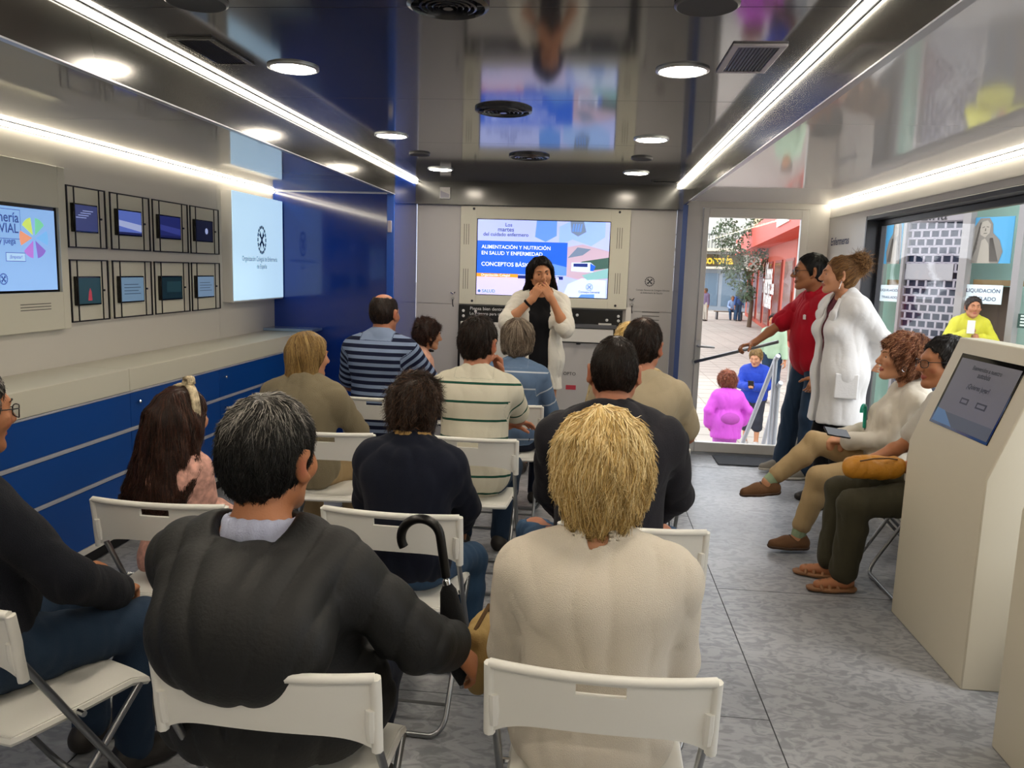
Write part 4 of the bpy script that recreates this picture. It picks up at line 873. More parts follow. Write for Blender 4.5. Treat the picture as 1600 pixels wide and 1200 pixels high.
# kiosks
def kiosk(label, X, Y0, Y1, dx):
    kn = onX(1415, 690, 1.52); kz = (kn[2]+onX(1535, 742, 1.52)[2])/2; tp_ = onY(1500, 527, 3.76); tx_, tz_ = tp_[0]-1.52, tp_[2]
    t = thing('info_kiosk', label, 'kiosk', (X+.15, (Y0+Y1)/2, 0), 0, 'white information kiosks'); D = .34
    q = MB(); P = [V(X, Y0, 0), V(X, Y0, kz), V(X+tx_, Y0, tz_), V(X+tx_+.10, Y0, tz_), V(X+D, Y0, kz+.02), V(X+D, Y0, 0)]; q.prism(P, (0, Y1-Y0, 0)); q.build('body', mat('kiosk shell', '#c2bba9', .42), t, bevel=.006)
    s = nrm(V(tx_, 0, tz_-kz)); nn = nrm(V(-(tz_-kz), 0, tx_)); L_ = np.linalg.norm(V(tx_, 0, tz_-kz)); R = np.stack([V(0, -1, 0), s, nn], 1)
    c0 = V(X, (Y0+Y1)/2, kz)+s*L_*.55; ww, hh = (Y1-Y0)*.36, L_*.32
    sc = MB().obox(c0+nn*.001, (ww, hh, .003), R).build('screen', M_blackgl, t, bevel=.001); r, u = V(0, -1, 0), s; q = MB(); c = c0-r*ww-u*hh+nn*.0042; cm = [screen_mat('kiosk grey', '#5c5a60', .20), screen_mat('kiosk dark', '#232228', .1), screen_mat('kiosk blue', '#48688e', .28), screen_mat('kiosk slate', '#454a52', .2)]
    flatquad(q, c, r, u, nn, .02, 2*ww-.01, .012, 2*hh-.02, .0004, 0); W2, H2 = 2*ww, 2*hh
    flatquad(q, c, r, u, nn, .02, W2-.01, .012, H2*.20, .0008, 3); flatpoly(q, c, r, u, nn, [(.02, .012), (.02, H2*.22), (W2*.18, H2*.21), (W2*.40, .012)], .0012, 2)
    for x0, x1_ in ((.34, .47), (.60, .76)): flatquad(q, c, r, u, nn, W2*x0, W2*x1_, H2*.36, H2*.44, .0010, 1); flatquad(q, c, r, u, nn, W2*(x0+.02), W2*(x1_-.02), H2*.38, H2*.42, .0014, 0)
    q.build('screen_image', cm, sc, smooth=0)
    for s_, y, w in (('Bienvenidos a nuestro', .84, .46), ('autobús', .76, .20), ('¿Quieres jugar?', .60, .36)): text('screen_lettering', s_, c+r*W2*.52+u*H2*y+nn*.0012, r, u, cm[1], sc, W2*w, bold=.02)
kiosk('white slanted kiosk with a grey lit screen at right', 1.52, 3.035, 3.76, 0)
kiosk('white kiosk cut by the right edge of the photo', 1.452, 1.93, 2.655, 0)
# ---------------------------------------------------------------- folding chairs
def make_chair():
    t = thing('folding_chair', 'x', 'chair', (0, 0, 0), 0, 'white folding chairs'); yb = -.205
    # backrest: curved plate with a hand slot near its top edge
    nu, nv = 36, 10; W_ = .232; zt, zb = .770, .632; vs = []; fs = []
    for j in range(nv+1):
        for i in range(nu+1):
            a = -1+2*i/nu; v = j/nv; droop = -.016*abs(a)**6; z = zb+(zt-zb)*v+(droop if v < .5 else 0)*(1-v)*2-.008*(1-a*a)*(1-v)*(-1)
            vs.append((a*W_, yb-.030*(1-a*a)+.030-.020*(v-.5)*0-.022*v, z))
    idx = lambda i, j: j*(nu+1)+i
    hole = lambda i, j: 14 <= i <= 21 and 7 <= j <= 8
    fs = [(idx(i, j), idx(i+1, j), idx(i+1, j+1), idx(i, j+1)) for j in range(nv) for i in range(nu) if not hole(i, j)]
    q = MB(); q.add(*solid(vs, fs, [(0, .013, 0)]*len(vs))); rim = [(vs[idx(i, nv)][0], vs[idx(i, nv)][1]+.004, zt) for i in range(nu+1)]; q.tube(rim, .011, 8)
    for s in (0, nu): q.tube([(vs[idx(s, j)][0], vs[idx(s, j)][1]+.006, vs[idx(s, j)][2]) for j in range(nv+1)], .013, 8)
    q.build('backrest', M_plastic, t, world=False, smooth=50)
    # seat shell
    vs = []; n = 20
    for j in range(n+1):
        for i in range(n+1):
            a, b = -1+2*i/n, -1+2*j/n; f = (1-.06*abs(b)**4*abs(a)**3); vs.append((a*.195*(1-.05*max(0, -b)), b*.195*f+.005, .448-.012*(1-a*a)*(1-b*b)-.018*max(0, b-.7)/.3))
    fs = [(j*(n+1)+i, j*(n+1)+i+1, (j+1)*(n+1)+i+1, (j+1)*(n+1)+i) for j in range(n) for i in range(n)]
    q = MB(); q.add(*solid(vs, fs, [(0, 0, -.016)]*len(vs))); edge = [vs[i] for i in range(n+1)]+[vs[j*(n+1)+n] for j in range(1, n+1)]+[vs[n*(n+1)+i] for i in range(n-1, -1, -1)]+[vs[j*(n+1)] for j in range(n-1, 0, -1)]
    q.tube([(x, y, z-.012) for x, y, z in edge], .011, 6, closed=True); q.build('seat', M_plastic, t, world=False, smooth=50)
    def u_frame(top_y, top_z, foot_y, x, nm, bend=.05):
        P = []
        for s in (-1, 1):
            side = [(s*x, top_y, top_z), (s*x, foot_y+(top_y-foot_y)*.12, top_z*.12+.012)]; c = [(s*(x-bend*(1-math.cos(a))), foot_y+(top_y-foot_y)*.12*(1-math.sin(a)), .012+top_z*.12*(1-math.sin(a))) for a in np.linspace(.3, math.pi/2, 6)]
            side += c; P += side if s < 0 else side[::-1]
        return MB().tube(P, .0095, 10).build(nm, M_steel, t, world=False, smooth=60)
    u_frame(-.178, .66, .205, .222, 'front_leg_frame'); u_frame(.165, .425, -.235, .200, 'rear_leg_frame')
    for s in (-1, 1):
        MB().tube([(s*.222, -.176, .625), (s*.222, -.182, .66), (s*.223, -.186, .70)], [.011, .0135, .012], 10).build('bracket', M_plastic, t, world=False)
        MB().tube([(s*.197, -.02, .436), (s*.226, -.02, .436)], .008, 8).build('hinge', M_chrome, t, world=False)
    MB().tube([(-.2, -.16, .085), (.2, -.16, .085)], .006, 8).build('stretcher', M_steel, t, world=False)
    return t
chair0 = make_chair(); _first = [True]
def chair(label, x, y, rz=0):
    o = chair0 if _first[0] else copy_tree(chair0); _first[0] = False; o.location = (x, y, 0); o.rotation_euler = (0, 0, rz*D2R); o['label'] = label; return o
chair('white folding chair nearest the camera behind blonde woman in cream cardigan', .062, 1.705, -1)
chair('white folding chair under the grey-haired man in black jacket', -.62, 1.615, -1)
chair('white folding chair turned sideways at lower left corner', -1.43, 1.817, -20)
chair('white folding chair behind the girl with long brown hair', -1.41, 2.60, 0)
chair('white folding chair behind the boy in navy hoodie', -.62, 2.65, -2)
chair('white folding chair behind the man in charcoal jacket', .175, 2.65, -1)
chair('white folding chair behind the woman in beige blazer', -1.255, 3.80, 3)
chair('white folding chair behind the man in white striped polo', -.548, 3.845, -1)
chair('white folding chair of beige shirt man, mostly hidden', .26, 3.86, 0)
chair('white folding chair of bald man in navy stripes', -1.29, 4.84, 0)
chair('white folding chair behind woman in blue striped top', -.49, 4.82, 0)
chair('white folding chair of hidden blond person in floral shirt', .33, 4.84, 0)
chair('white folding chair of child in pink by blue wall', -1.24, 5.76, -60)
chair('white folding chair of white sweater woman by the window', 1.75, 4.60, 90)
chair('white folding chair of person in olive trousers behind kiosk', 1.78, 4.04, 90)

# ---------------------------------------------------------------- cloth, skin, hair colours
def cloth(name, col, rough=.85, b=(260, .25), sheen=.04): return mat(name, col, rough, bump=b, sheen=sheen, spec=.2)
SK = lambda nm, c, lip='#9e564b', fl=None: skin_mat('skin '+nm, c, lip, fl)
denim = cloth('blue denim', '#35506e', b=(420, .4)); denim_dk = cloth('dark denim', '#26374c', b=(420, .4)); navy_p = cloth('navy trousers', '#1c2233'); shoe_dk = mat('dark shoe leather', '#2a2623', .45); black_c = cloth('black cloth', '#101014')
khaki = cloth('khaki cotton', '#a8906a'); M_sole = mat('pale sole', '#b9b2a4', .7); M_lens = glass('spectacle lens', '#e9edf2')
hm_black = hair_mat('hair black', '#060505', '#100c0b', '#2c231e'); hm_brown = hair_mat('hair dark brown', '#0b0705', '#1f130d', '#4a3123'); hm_saltp = hair_mat('hair salt and pepper', '#090909', '#2a2826', '#a9a49c', .45)
hm_blonde = hair_mat('hair blonde', '#8a6d38', '#cfae6c', '#f2dfae', .42); hm_dkbl = hair_mat('hair dark blond', '#4a3418', '#85673a', '#b79a63', .42); hm_chest = hair_mat('hair chestnut', '#120a07', '#2c1811', '#56362a', .38)
hm_grey = hair_mat('hair grey brown', '#2a221c', '#6b5c4e', '#b3a593', .45); hm_aub = hair_mat('hair auburn', '#3a1e12', '#7a472f', '#bb8a66', .45); hm_bun = hair_mat('hair caramel', '#3a2413', '#7a5330', '#bd925c', .45); hm_boy = hair_mat('hair boy', '#120c09', '#2b1d15', '#5b4130', .45)
def dress(b, root, top, tm, name='shirt', h=.008, pants=None, pm=None, shoes=True, attr=None, sm=None, soles=False):
    g = field_obj(name, top, h, tm, root, attr)
    if pants is not None: field_obj('trousers', pants, .009, pm, root)
    if shoes:
        for n in 'LR':
            s_ = field_obj('shoe', b.shoe(n), .007, sm or shoe_dk, root)
            if soles: field_obj('sole', b.sole(n), .006, M_sole, s_)
    return g
def polo_collar(F, b, r=.012, rx=.072, ry=.068, fy=.012, up=.012):
    c = b.c7+b.f*(fy+.012)+b.u*up; ring(F, c, b.Rt, rx*b.k, ry*b.k, r, 14, .010, 'col', tilt=-.22, flat=1.9)
# --- 1: grey-haired man in the black quilted jacket
b = Body(H=1.62, w=1.18, d=1.15, belly=.3, lean=-.07, torso=.89, head=(-.20, .04, .03), hs=1.15, arms={'R': dict(w=(.395, .25, .61), hint=(.8, -.7, -.5), hd=(.50, .35, -.80), pn=(-.8, .1, -.5), curl=.6), 'L': dict(w=(-.20, .34, .63), hint=(-.8, -.7, -.5))})
p1 = person('man with short grey hair in black quilted jacket, seated, seen from behind', b, SK('tan', '#a9714f', fl='#a5624a'), (-.715, 1.66), -2, h=.006)
def quilt(b, amp=.009, w=.085, ax=(1, 0, .32)):
    def f(P):
        q = (P-np.float32(b.c7))@b.Rt.astype(np.float32); u_ = np.abs(q[..., 0])*ax[0]-q[..., 2]*ax[2]; return (-amp*np.sqrt(np.abs(np.sin(math.pi*(u_+.03)/w)))+amp*.8+.003*wob(P, 26, 4, 1)).astype(np.float32)
    return f
F = b.top(t=.030, bulge=.008, sleeve=(2, 1.74)); c = b.c7+b.u*.005-b.f*.012; ring(F, c-b.u*.012, b.Rt, .125, .105, .030, 16, .03, 'col', tilt=.12); F.el(c-b.f*.085-b.u*.10, (.170, .040, .105), b.Rt, .05, 'hood'); F.el(V(.03, -.200, .805), (.20, .100, .135), None, .10, 'back'); F.el(V(0, .04, .56), (.29, .19, .18), None, .10, 'skirt'); F.el(c+b.u*.055, (.082, .078, .075), b.Rt, .02, 'n', True); F.disp = quilt(b)
jk = field_obj('jacket', F, .0065, mat('black quilted nylon', '#0c0d0e', .6, bump=(120, .15)), p1)
F = Field(); c = b.c7+b.f*.012+b.u*.026; ring(F, c, b.Rt, .078, .074, .011, 18, .012, 'c', tilt=-.25, flat=2.4); F.rc(c-b.u*.03-b.r*.08-b.f*.05, c-b.u*.03+b.r*.08-b.f*.05, .02, .02, .03); field_obj('shirt_collar', F, .005, cloth('pale lavender shirt', '#a9aec6'), p1)
field_obj('trousers', b.pants(), .010, navy_p, p1)
for n in 'LR': field_obj('shoe', b.shoe(n), .008, shoe_dk, p1)
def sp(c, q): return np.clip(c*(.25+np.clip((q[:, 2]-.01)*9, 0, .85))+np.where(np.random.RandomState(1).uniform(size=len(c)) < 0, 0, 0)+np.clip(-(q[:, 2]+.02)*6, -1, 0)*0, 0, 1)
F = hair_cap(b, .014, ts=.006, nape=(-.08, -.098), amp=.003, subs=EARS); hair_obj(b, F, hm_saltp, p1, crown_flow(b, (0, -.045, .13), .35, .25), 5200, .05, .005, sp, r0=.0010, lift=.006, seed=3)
glasses_b = b
# --- 2: blonde woman in the cream cardigan
b = Body(H=1.56, w=1.12, d=1.10, belly=.2, lean=.02, torso=.93, female=True, head=(-.04, .06, -.02), hs=1.10, arms={'L': dict(w=(-.13, .30, .60), hint=(-.5, -.6, -.9)), 'R': dict(w=(.13, .30, .60), hint=(.5, -.6, -.9))}, shoulder=.170)
p2 = person('woman with short layered blonde hair in cream cardigan, seen from behind', b, SK('fair', '#c08a68', fl='#b9785a'), (.045, 1.70), 0, h=.006)
F = b.top(t=.016, bulge=.006, amp=.005, freq=11, seed=4, scoop=(.085, .0), hem=-.14); cream = cloth('cream knit', '#d2c9ba', b=(500, .5)); cg = dress(b, p2, F, cream, 'cardigan', .0065, b.pants(), khaki)
F = Field(); F.bx(b.c7-b.f*.098-b.u*.035, (.030, .002, .012), b.Rt, .002, .002); field_obj('label_tab', F, .003, cloth('white label', '#d9d2c4'), p2)
q = MB(); q.tube([b.c7+b.f*.02+b.u*.012+b.Rt@V(math.cos(a)*.066, math.sin(a)*.066, .012*math.sin(a)) for a in np.linspace(math.pi*.95, math.pi*2.05, 20)], .0022, 6); q.build('necklace', mat('dark cord', '#2a1d16', .5), p2, world=False)
F = hair_cap(b, .026, nape=(-.08, -.125), amp=.006, freq=45, extra=[('el', (0, -.035, .050), (.094, .108, .100), .03), ('el', (0, -.058, -.050), (.074, .060, .080), .03), ('rc', (-.068, -.02, -.03), (.068, -.02, -.03), .032, .032)])
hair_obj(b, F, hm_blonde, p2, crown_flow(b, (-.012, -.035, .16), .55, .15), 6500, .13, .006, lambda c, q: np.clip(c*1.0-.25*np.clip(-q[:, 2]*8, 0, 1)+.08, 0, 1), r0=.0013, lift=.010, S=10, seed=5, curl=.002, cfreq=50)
# --- 3: man cut by the left edge
b = Body(H=1.70, w=1.12, d=1.15, belly=.5, lean=.10, torso=.84, side=-.24, headup=.05, head=(.05, .05, 0), hs=1.03, arms={'R': dict(w=(.12, .36, .60), hint=(1, -.3, -.3), curl=.8, hd=(-.6, .75, -.25)), 'L': dict(w=(-.12, .34, .62))})
p3 = person('man in navy sweater and glasses cut by the left edge', b, SK('tan', '#a9714f'), (-1.62, 1.80), -24, h=.007, brow=mat('dark brow', '#1c120c', .8))
dress(b, p3, b.top(t=.018, bulge=.008, amp=.009, freq=9, seed=6), cloth('dark navy sweater', '#15171f', b=(380, .5)), 'sweater', .008, b.pants(amp=.006), denim_dk)
F = hair_cap(b, .012, ts=.005, subs=EARS); hair_obj(b, F, hm_saltp, p3, crown_flow(b), 1200, .04, .007); glasses_obj(b, p3, mat('black spectacle frame', '#0c0c0e', .3), M_lens)
# --- 4: girl with long hair
b = Body(H=1.22, w=.76, lean=.04, female=True, head=(-.42, .0, .03), hs=1.18, legs={'L': dict(a=(-.09, .32, .16)), 'R': dict(a=(.09, .32, .16))}, arms={'L': dict(w=(-.08, .24, .56), hint=(-.1, -.6, -1)), 'R': dict(w=(.08, .24, .56), hint=(.1, -.6, -1))})
p4 = person('girl with long brown hair and knotted scarf headband, seen from behind', b, SK('fair', '#c08a68', '#b06a60'), (-1.47, 2.62), 0, h=.006)
pinkf = mat('pink floral cotton', '#c9988a', .8, noise=(38, .35), bump=(300, .2)); F = b.top(t=.010, sleeve=(.6, .6), amp=.004); F.rc(b.pel+V(0, .0, -.02), b.pel+V(0, .22, -.0), .13, .14, .05); field_obj('dress', F, .007, pinkf, p4)
for n in 'LR': field_obj('shoe', b.shoe(n), .008, M_white, p4)
hl = b.hc[2]-b.hs*.0; z0 = .70
F = hair_cap(b, .016, nape=None, amp=.005, freq=40, extra=[('rc', (-.045, -.065, -.03), (-.105, -.120, -.30), .070, .070, .05), ('rc', (.045, -.065, -.03), (.085, -.120, -.30), .068, .066, .05), ('rc', (0, -.080, .0), (-.01, -.14, -.31), .072, .068, .04), ('rc', (.070, -.01, -.02), (.110, -.06, -.22), .034, .040, .04), ('rc', (-.070, -.01, -.02), (-.125, -.06, -.22), .036, .044, .04)])
F.cuts.append((V(0, 0, z0), (0, 0, -1))); hair_obj(b, F, hm_chest, p4, part_flow(b, .01, 1.2), 6000, .30, .006, None, r0=.0012, lift=.006, S=12, curl=.003, cfreq=28, seed=8, jitter=.16)
q = MB(); pts = [b.hp(math.sin(a)*.096, .045-.035*abs(math.sin(a))-.02, .035+math.cos(a)*.102) for a in np.linspace(-1.75, 1.75, 26)]; R_ = b.Rh
for o in (-.010, .0, .010): q.tube([p+R_@V(0, o*b.hs, 0) for p in pts], .0085, 8)
top_ = b.hp(.012, .02, .140)
for k_ in range(3): q.tube([top_+R_@V(.016*math.cos(a+k_), .012*math.sin(a*2), .014*math.sin(a+k_)+.012) for a in np.linspace(0, 6.28, 14)[:-1]], .0065, 6, closed=True)
q.build('headband', mat('cream patterned scarf', '#b3a488', .75, noise=(55, .55)), p4, world=False, smooth=180)
# --- 5: boy in the navy hoodie
b = Body(H=1.39, w=1.10, d=1.1, lean=.10, head=(-.30, .05, .0), hs=1.02, arms={'L': dict(w=(-.10, .30, .60), hint=(-.9, -.3, -.3)), 'R': dict(w=(.12, .32, .58), hint=(.9, -.4, -.3))}, legs={'L': dict(a=(-.14, .34, .10)), 'R': dict(a=(.16, .34, .10))})
p5 = person('boy with tousled dark hair in navy hoodie, seen from behind', b, SK('tan light', '#b57c58', fl='#b06a50'), (-.625, 2.66), -6, h=.006)
navy = cloth('navy jersey', '#141826', b=(420, .3)); F = b.top(t=.020, bulge=.008, amp=.007, freq=12, seed=9); c = b.c7+b.f*.01; ring(F, c+b.u*.005-b.f*.01, b.Rt, .095, .085, .020, 14, .03, 'c', tilt=.25); F.el(c-b.f*.075-b.u*.085, (.115, .032, .085), b.Rt, .04); dress(b, p5, F, navy, 'hoodie', .0075, b.pants(), denim)
F = Field(); ring(F, b.c7+b.f*.016+b.u*.046, b.Rt, .060, .058, .012, 14, .012, 'c', tilt=-.1, flat=1.6); field_obj('polo_collar', F, .005, cloth('mustard collar', '#b9955c'), p5)
F = hair_cap(b, .022, amp=.008, freq=38, nape=(-.08, -.058), subs=EARS, extra=[('el', (0, -.015, .075), (.082, .090, .075), .03)])
hair_obj(b, F, hm_boy, p5, crown_flow(b, (-.02, -.06, .10), .12, .6), 4200, .075, .006, None, r0=.0011, lift=.020, seed=10)
glasses_obj(b, p5, mat('thin brown spectacle frame', '#5a3a26', .3), M_lens)
# --- 6: man in the charcoal jacket
b = Body(H=1.79, w=1.12, d=1.1, lean=.17, head=(.0, .10, .0), neck=.035, hs=1.06, arms={'L': dict(w=(-.12, .40, .58), hint=(-1, -.2, -.4)), 'R': dict(w=(.14, .40, .60), hint=(1, -.2, -.4))}, legs={'L': dict(a=(-.30, .40, .09)), 'R': dict(a=(.22, .42, .09))})
p6 = person('man with cropped dark hair and charcoal jacket, seen from behind', b, SK('ruddy', '#ad7358', fl='#a2583f'), (.10, 2.68), 0, h=.006)
char = cloth('charcoal jacket cloth', '#25242a', .8); F = b.top(t=.020, bulge=.010, amp=.008, freq=10, seed=12); c = b.c7+b.f*.012+b.u*.012; ring(F, c, b.Rt, .082, .078, .014, 16, .02, 'c', tilt=-.15, flat=2.0); dress(b, p6, F, char, 'jacket', .0075, b.pants(amp=.006), denim)
F = hair_cap(b, .010, ts=.002, nape=(-.08, -.052), amp=.002, subs=EARS); hair_obj(b, F, hm_brown, p6, crown_flow(b, (0, -.05, .13), .4, .2), 4200, .028, .0055, lambda c, q: c*.65, r0=.0010, lift=.003, seed=13)
# --- 7: woman with the blond bob
b = Body(H=1.48, w=1.12, d=1.1, lean=.04, female=True, head=(-.62, .02, .0), hs=1.10, shoulder=.165, arms={'L': dict(w=(-.10, .28, .62), hint=(-.8, -.4, -.2)), 'R': dict(w=(.16, .30, .60), hint=(1, -.4, -.3))})
p7 = person('woman with dark blond bob and beige blazer, head turned right', b, SK('fair', '#c08a68'), (-1.44, 3.83), -6, h=.006, brow=mat('fair brow', '#7a5a3a', .8))
blz = cloth('beige linen blazer', '#7d735d', b=(300, .45)); F = b.top(t=.022, bulge=.010, amp=.008, freq=10, hem=-.16, seed=14); ring(F, b.c7+b.f*.015+b.u*.012, b.Rt, .080, .075, .013, 14, .02, 'c', tilt=-.2, flat=2.0); dress(b, p7, F, blz, 'blazer', .008, b.pants(), khaki)
F = hair_cap(b, .022, nape=None, amp=.003, freq=30, extra=[('rc', (-.070, -.025, .0), (-.088, -.02, -.135), .038, .042, .03), ('rc', (.068, -.032, .0), (.082, -.040, -.135), .036, .038, .03), ('rc', (0, -.075, .0), (0, -.088, -.135), .058, .058, .04), ('el', (0, -.025, .05), (.092, .100, .085), .03)])
F.cuts.append((b.hp(0, 0, -.155), (0, 0, -1))); hair_obj(b, F, hm_dkbl, p7, part_flow(b, .0, 1.3), 3800, .16, .006, None, r0=.0013, lift=.003, S=10, seed=15, jitter=.12)
# --- 8: man in the white striped polo
b = Body(H=1.70, w=1.06, d=1.08, belly=.3, lean=.10, head=(-.30, .03, .06), hs=1.10, arms={'R': dict(w=(.115, .19, 1.015), hint=(.35, .5, -1), hd=(-.25, .05, 1), pn=(-.6, -.5, .1), curl=.9), 'L': dict(w=(.14, .30, .74), hint=(-.8, -.2, -.6), hd=(.8, .4, .1), pn=(0, -.3, -1))})
p8 = person('man in white polo with thin green stripes, hand at chin', b, SK('ruddy', '#ad7358', fl='#a2583f'), (-.56, 3.87), 0, h=.006)
stripe_w = attr_mat('white green stripe jersey', 's', [(0, '#1d4a3c'), (.10, '#c9c4b2'), (.97, '#1d4a3c')], .85, .2, constant=True, frac=.092, bump=(300, .2)); F = b.top(t=.013, sleeve=(.72, .72), bulge=.012, amp=.005, freq=12, seed=16, hem=-.12); polo_collar(F, b, .012, .076, .072); dress(b, p8, F, stripe_w, 'polo_shirt', .007, b.pants(waist=.03), denim_dk, attr=b.stripe_attr(.092))
F = Field(); F.bx(b.pel+b.r*.07-b.f*.130+b.u*.015, (.036, .003, .014), b.Rt, .002, .002); field_obj('belt_patch', F, .004, mat('tan leather patch', '#8a5a3c', .6), p8)
F = hair_cap(b, .016, ts=.006, nape=(-.08, -.075), amp=.004, freq=50, subs=EARS); hair_obj(b, F, hm_brown, p8, crown_flow(b, (0, -.05, .13), .3, .3), 3200, .045, .006, lambda c, q: c*.8, r0=.0012, lift=.007, seed=17)
# --- 9: balding man in navy stripes
b = Body(H=1.86, w=1.08, d=1.1, belly=.3, lean=.06, torso=1.04, head=(-.18, .05, .0), hs=1.06, arms={'R': dict(w=(.20, .36, .66), hint=(1, -.2, -.5)), 'L': dict(w=(-.12, .34, .66), hint=(-1, -.2, -.5))})
p9 = person('balding man in blue polo with navy stripes by blue wall', b, SK('ruddy', '#ad7358', fl='#a2583f'), (-1.33, 4.87), -8, h=.0065)
stripe_n = attr_mat('blue navy stripe jersey', 's', [(0, '#161b33'), (.52, '#7b8ba8')], .85, .2, constant=True, frac=.046, bump=(300, .2)); F = b.top(t=.014, sleeve=(.78, .78), bulge=.012, amp=.004, freq=12, seed=18); g = dress(b, p9, F, stripe_n, 'polo_shirt', .007, b.pants(), navy_p, attr=b.stripe_attr())
F = Field(); polo_collar(F, b, .013, .076, .072); field_obj('collar', F, .006, cloth('blue grey collar', '#7c93b3'), p9)
F = hair_cap(b, .006, ts=.003, nape=(-.08, -.060), amp=.002, subs=EARS+[((0, -.012, .130), (.064, .088, .055), .01)]); hair_obj(b, F, hm_brown, p9, crown_flow(b, (0, -.03, .14), .5), 2200, .02, .006, lambda c, q: c*.9, r0=.0011, lift=.002, seed=19)
# --- 10: child in pink, profile
b = Body(H=1.40, w=1.0, lean=.10, female=True, head=(.05, .08, .0), hs=1.12, arms={'L': dict(w=(-.08, .28, .60)), 'R': dict(w=(.08, .28, .60))})
p10 = person('child in pink top with tied curly hair, face in profile', b, SK('fair', '#c08a68', '#b06a60'), (-1.30, 5.80), -62, h=.006, brow=mat('dark brow', '#1c120c', .8))
dress(b, p10, b.top(t=.014, amp=.004, sleeve=(1.6, 1.6)), cloth('salmon pink jersey', '#c99a86'), 'top', .008, b.pants(), navy_p)
F = hair_cap(b, .018, amp=.008, freq=45, extra=[('el', (0, -.07, .085), (.055, .05, .05), .03)]); hair_obj(b, F, hm_chest, p10, crown_flow(b, (0, -.08, .10), -.2, .5), 2200, .07, .006, None, r0=.0013, lift=.016, curl=.006, cfreq=90, seed=20)
q = MB(); q.tube([b.c7+b.f*.03+b.u*.03+b.Rt@V(math.cos(a)*.066, math.sin(a)*.066, 0) for a in np.linspace(0, 6.28, 20)[:-1]], .007, 8, closed=True); q.build('neckband', black_c, p10, world=False)
# --- 11: woman with grey-brown hair and blue striped top
b = Body(H=1.52, w=1.08, d=1.08, lean=.10, female=True, head=(.05, .06, -.03), hs=1.10, shoulder=.162)
p11 = person('woman with grey-brown bob and blue top with white stripes', b, SK('fair', '#c08a68'), (-.455, 4.88), -4, h=.0065)
stripe_b = attr_mat('blue white stripe jersey', 's', [(0, '#5d7390'), (.86, '#b9c2cc'), (.95, '#5d7390')], .85, .2, constant=True, frac=.105, bump=(300, .2)); dress(b, p11, b.top(t=.014, bulge=.010, sleeve=(1.5, 1.5), amp=.005, seed=21), stripe_b, 'top', .007, b.pants(), navy_p, attr=b.stripe_attr())
F = hair_cap(b, .020, nape=None, amp=.004, freq=35, extra=[('rc', (0, -.07, .0), (0, -.072, -.055), .056, .042, .04), ('rc', (-.066, -.03, .0), (-.066, -.035, -.05), .032, .026, .03), ('rc', (.066, -.03, .0), (.066, -.035, -.05), .032, .026, .03), ('el', (0, -.02, .05), (.090, .098, .082), .03)])
F.cuts.append((b.hp(0, 0, -.088), (0, 0, -1))); hair_obj(b, F, hm_grey, p11, part_flow(b, .0, 1.1), 2600, .13, .006, None, r0=.0014, lift=.005, S=9, seed=22, jitter=.2)
# --- 12: man in the beige shirt
b = Body(H=1.72, w=1.08, d=1.1, belly=.2, lean=.08, head=(-.28, .06, .0), hs=1.12, arms={'R': dict(w=(.14, .36, .62), hint=(1, -.3, -.4)), 'L': dict(w=(-.14, .36, .62), hint=(-1, -.3, -.4))})
p12 = person('man with thinning brown hair and beige shirt, seen from behind', b, SK('ruddy', '#ad7358', fl='#a2583f'), (.275, 3.90), -3, h=.0065)
beige = cloth('beige cotton shirt', '#a89a80'); F = b.top(t=.014, sleeve=(.8, .8), bulge=.014, amp=.006, freq=11, seed=23); polo_collar(F, b, .013, .078, .074); dress(b, p12, F, beige, 'shirt', .0075, b.pants(), navy_p)
F = hair_cap(b, .015, ts=.007, nape=(-.08, -.085), amp=.004, subs=EARS); hair_obj(b, F, hm_brown, p12, crown_flow(b, (.01, -.055, .12), .35, .3), 2600, .05, .006, lambda c, q: np.clip(c*.8+.5*np.exp(-((q[:, 0]-.01)**2+(q[:, 1]+.045)**2)/.0012)*(q[:, 2] > .06), 0, 1), r0=.0011, lift=.006, seed=24)
# --- 13: blond person behind the beige shirt
b = Body(H=1.53, w=1.20, lean=.05, female=True, head=(.1, .05, 0), hs=1.1, shoulder=.17)
p13 = person('blond person in floral cream shirt hidden behind beige shirt man', b, SK('fair', '#c08a68'), (.265, 4.88), 0, h=.008, eyes=False)
dress(b, p13, b.top(t=.014, sleeve=(.8, .8), amp=.005), mat('cream floral print', '#b5a077', .8, noise=(28, .5)), 'shirt', .008, b.pants(), navy_p)
F = hair_cap(b, .022, amp=.006, nape=(-.08, -.10)); hair_obj(b, F, hm_blonde, p13, crown_flow(b, g=.6), 1600, .10, .007, None, r0=.0014, lift=.008, seed=25)
# --- 14: the presenter
b = Body(H=1.69, sit=False, female=True, w=.98, lean=-.02, head=(.20, .06, .10), hs=1.06, shoulder=.158,
         arms={'R': dict(w=(.068, .215, 1.362), hint=(.8, .1, -.85), hd=(-.48, -.05, .86), pn=(-.45, -.88, -.15), curls=[.35, .45, .6, .75], thumb=.7, spread=.10), 'L': dict(w=(-.088, .205, 1.374), hint=(-.45, .15, -1), hd=(.56, -.05, .82), pn=(.42, -.9, -.1), curls=[.25, .35, .5, .65], thumb=.7, spread=.12)})
p14 = person('woman presenter with dark hair, white open shirt, hands raised to mouth', b, SK('olive', '#b67e5b', '#a2564d'), (-.385, 6.08), 184, h=.0042, brow=mat('dark brow', '#1c120c', .8), look=(.1, -.05))
F = b.top(t=.012, sleeve=(.05, .05), hem=-.2, amp=.003, scoop=(.075, .0)); F.rc(b.pel+V(0, 0, .02), b.pel-V(0, 0, .42), .165, .185, .06, flat=((0, 1, 0), .72)); field_obj('dress', F, .007, black_c, p14)
F = b.top(t=.018, sleeve=(.98, .98), bulge=.010, hem=-.25, amp=.008, freq=13, seed=26, drape=.008)
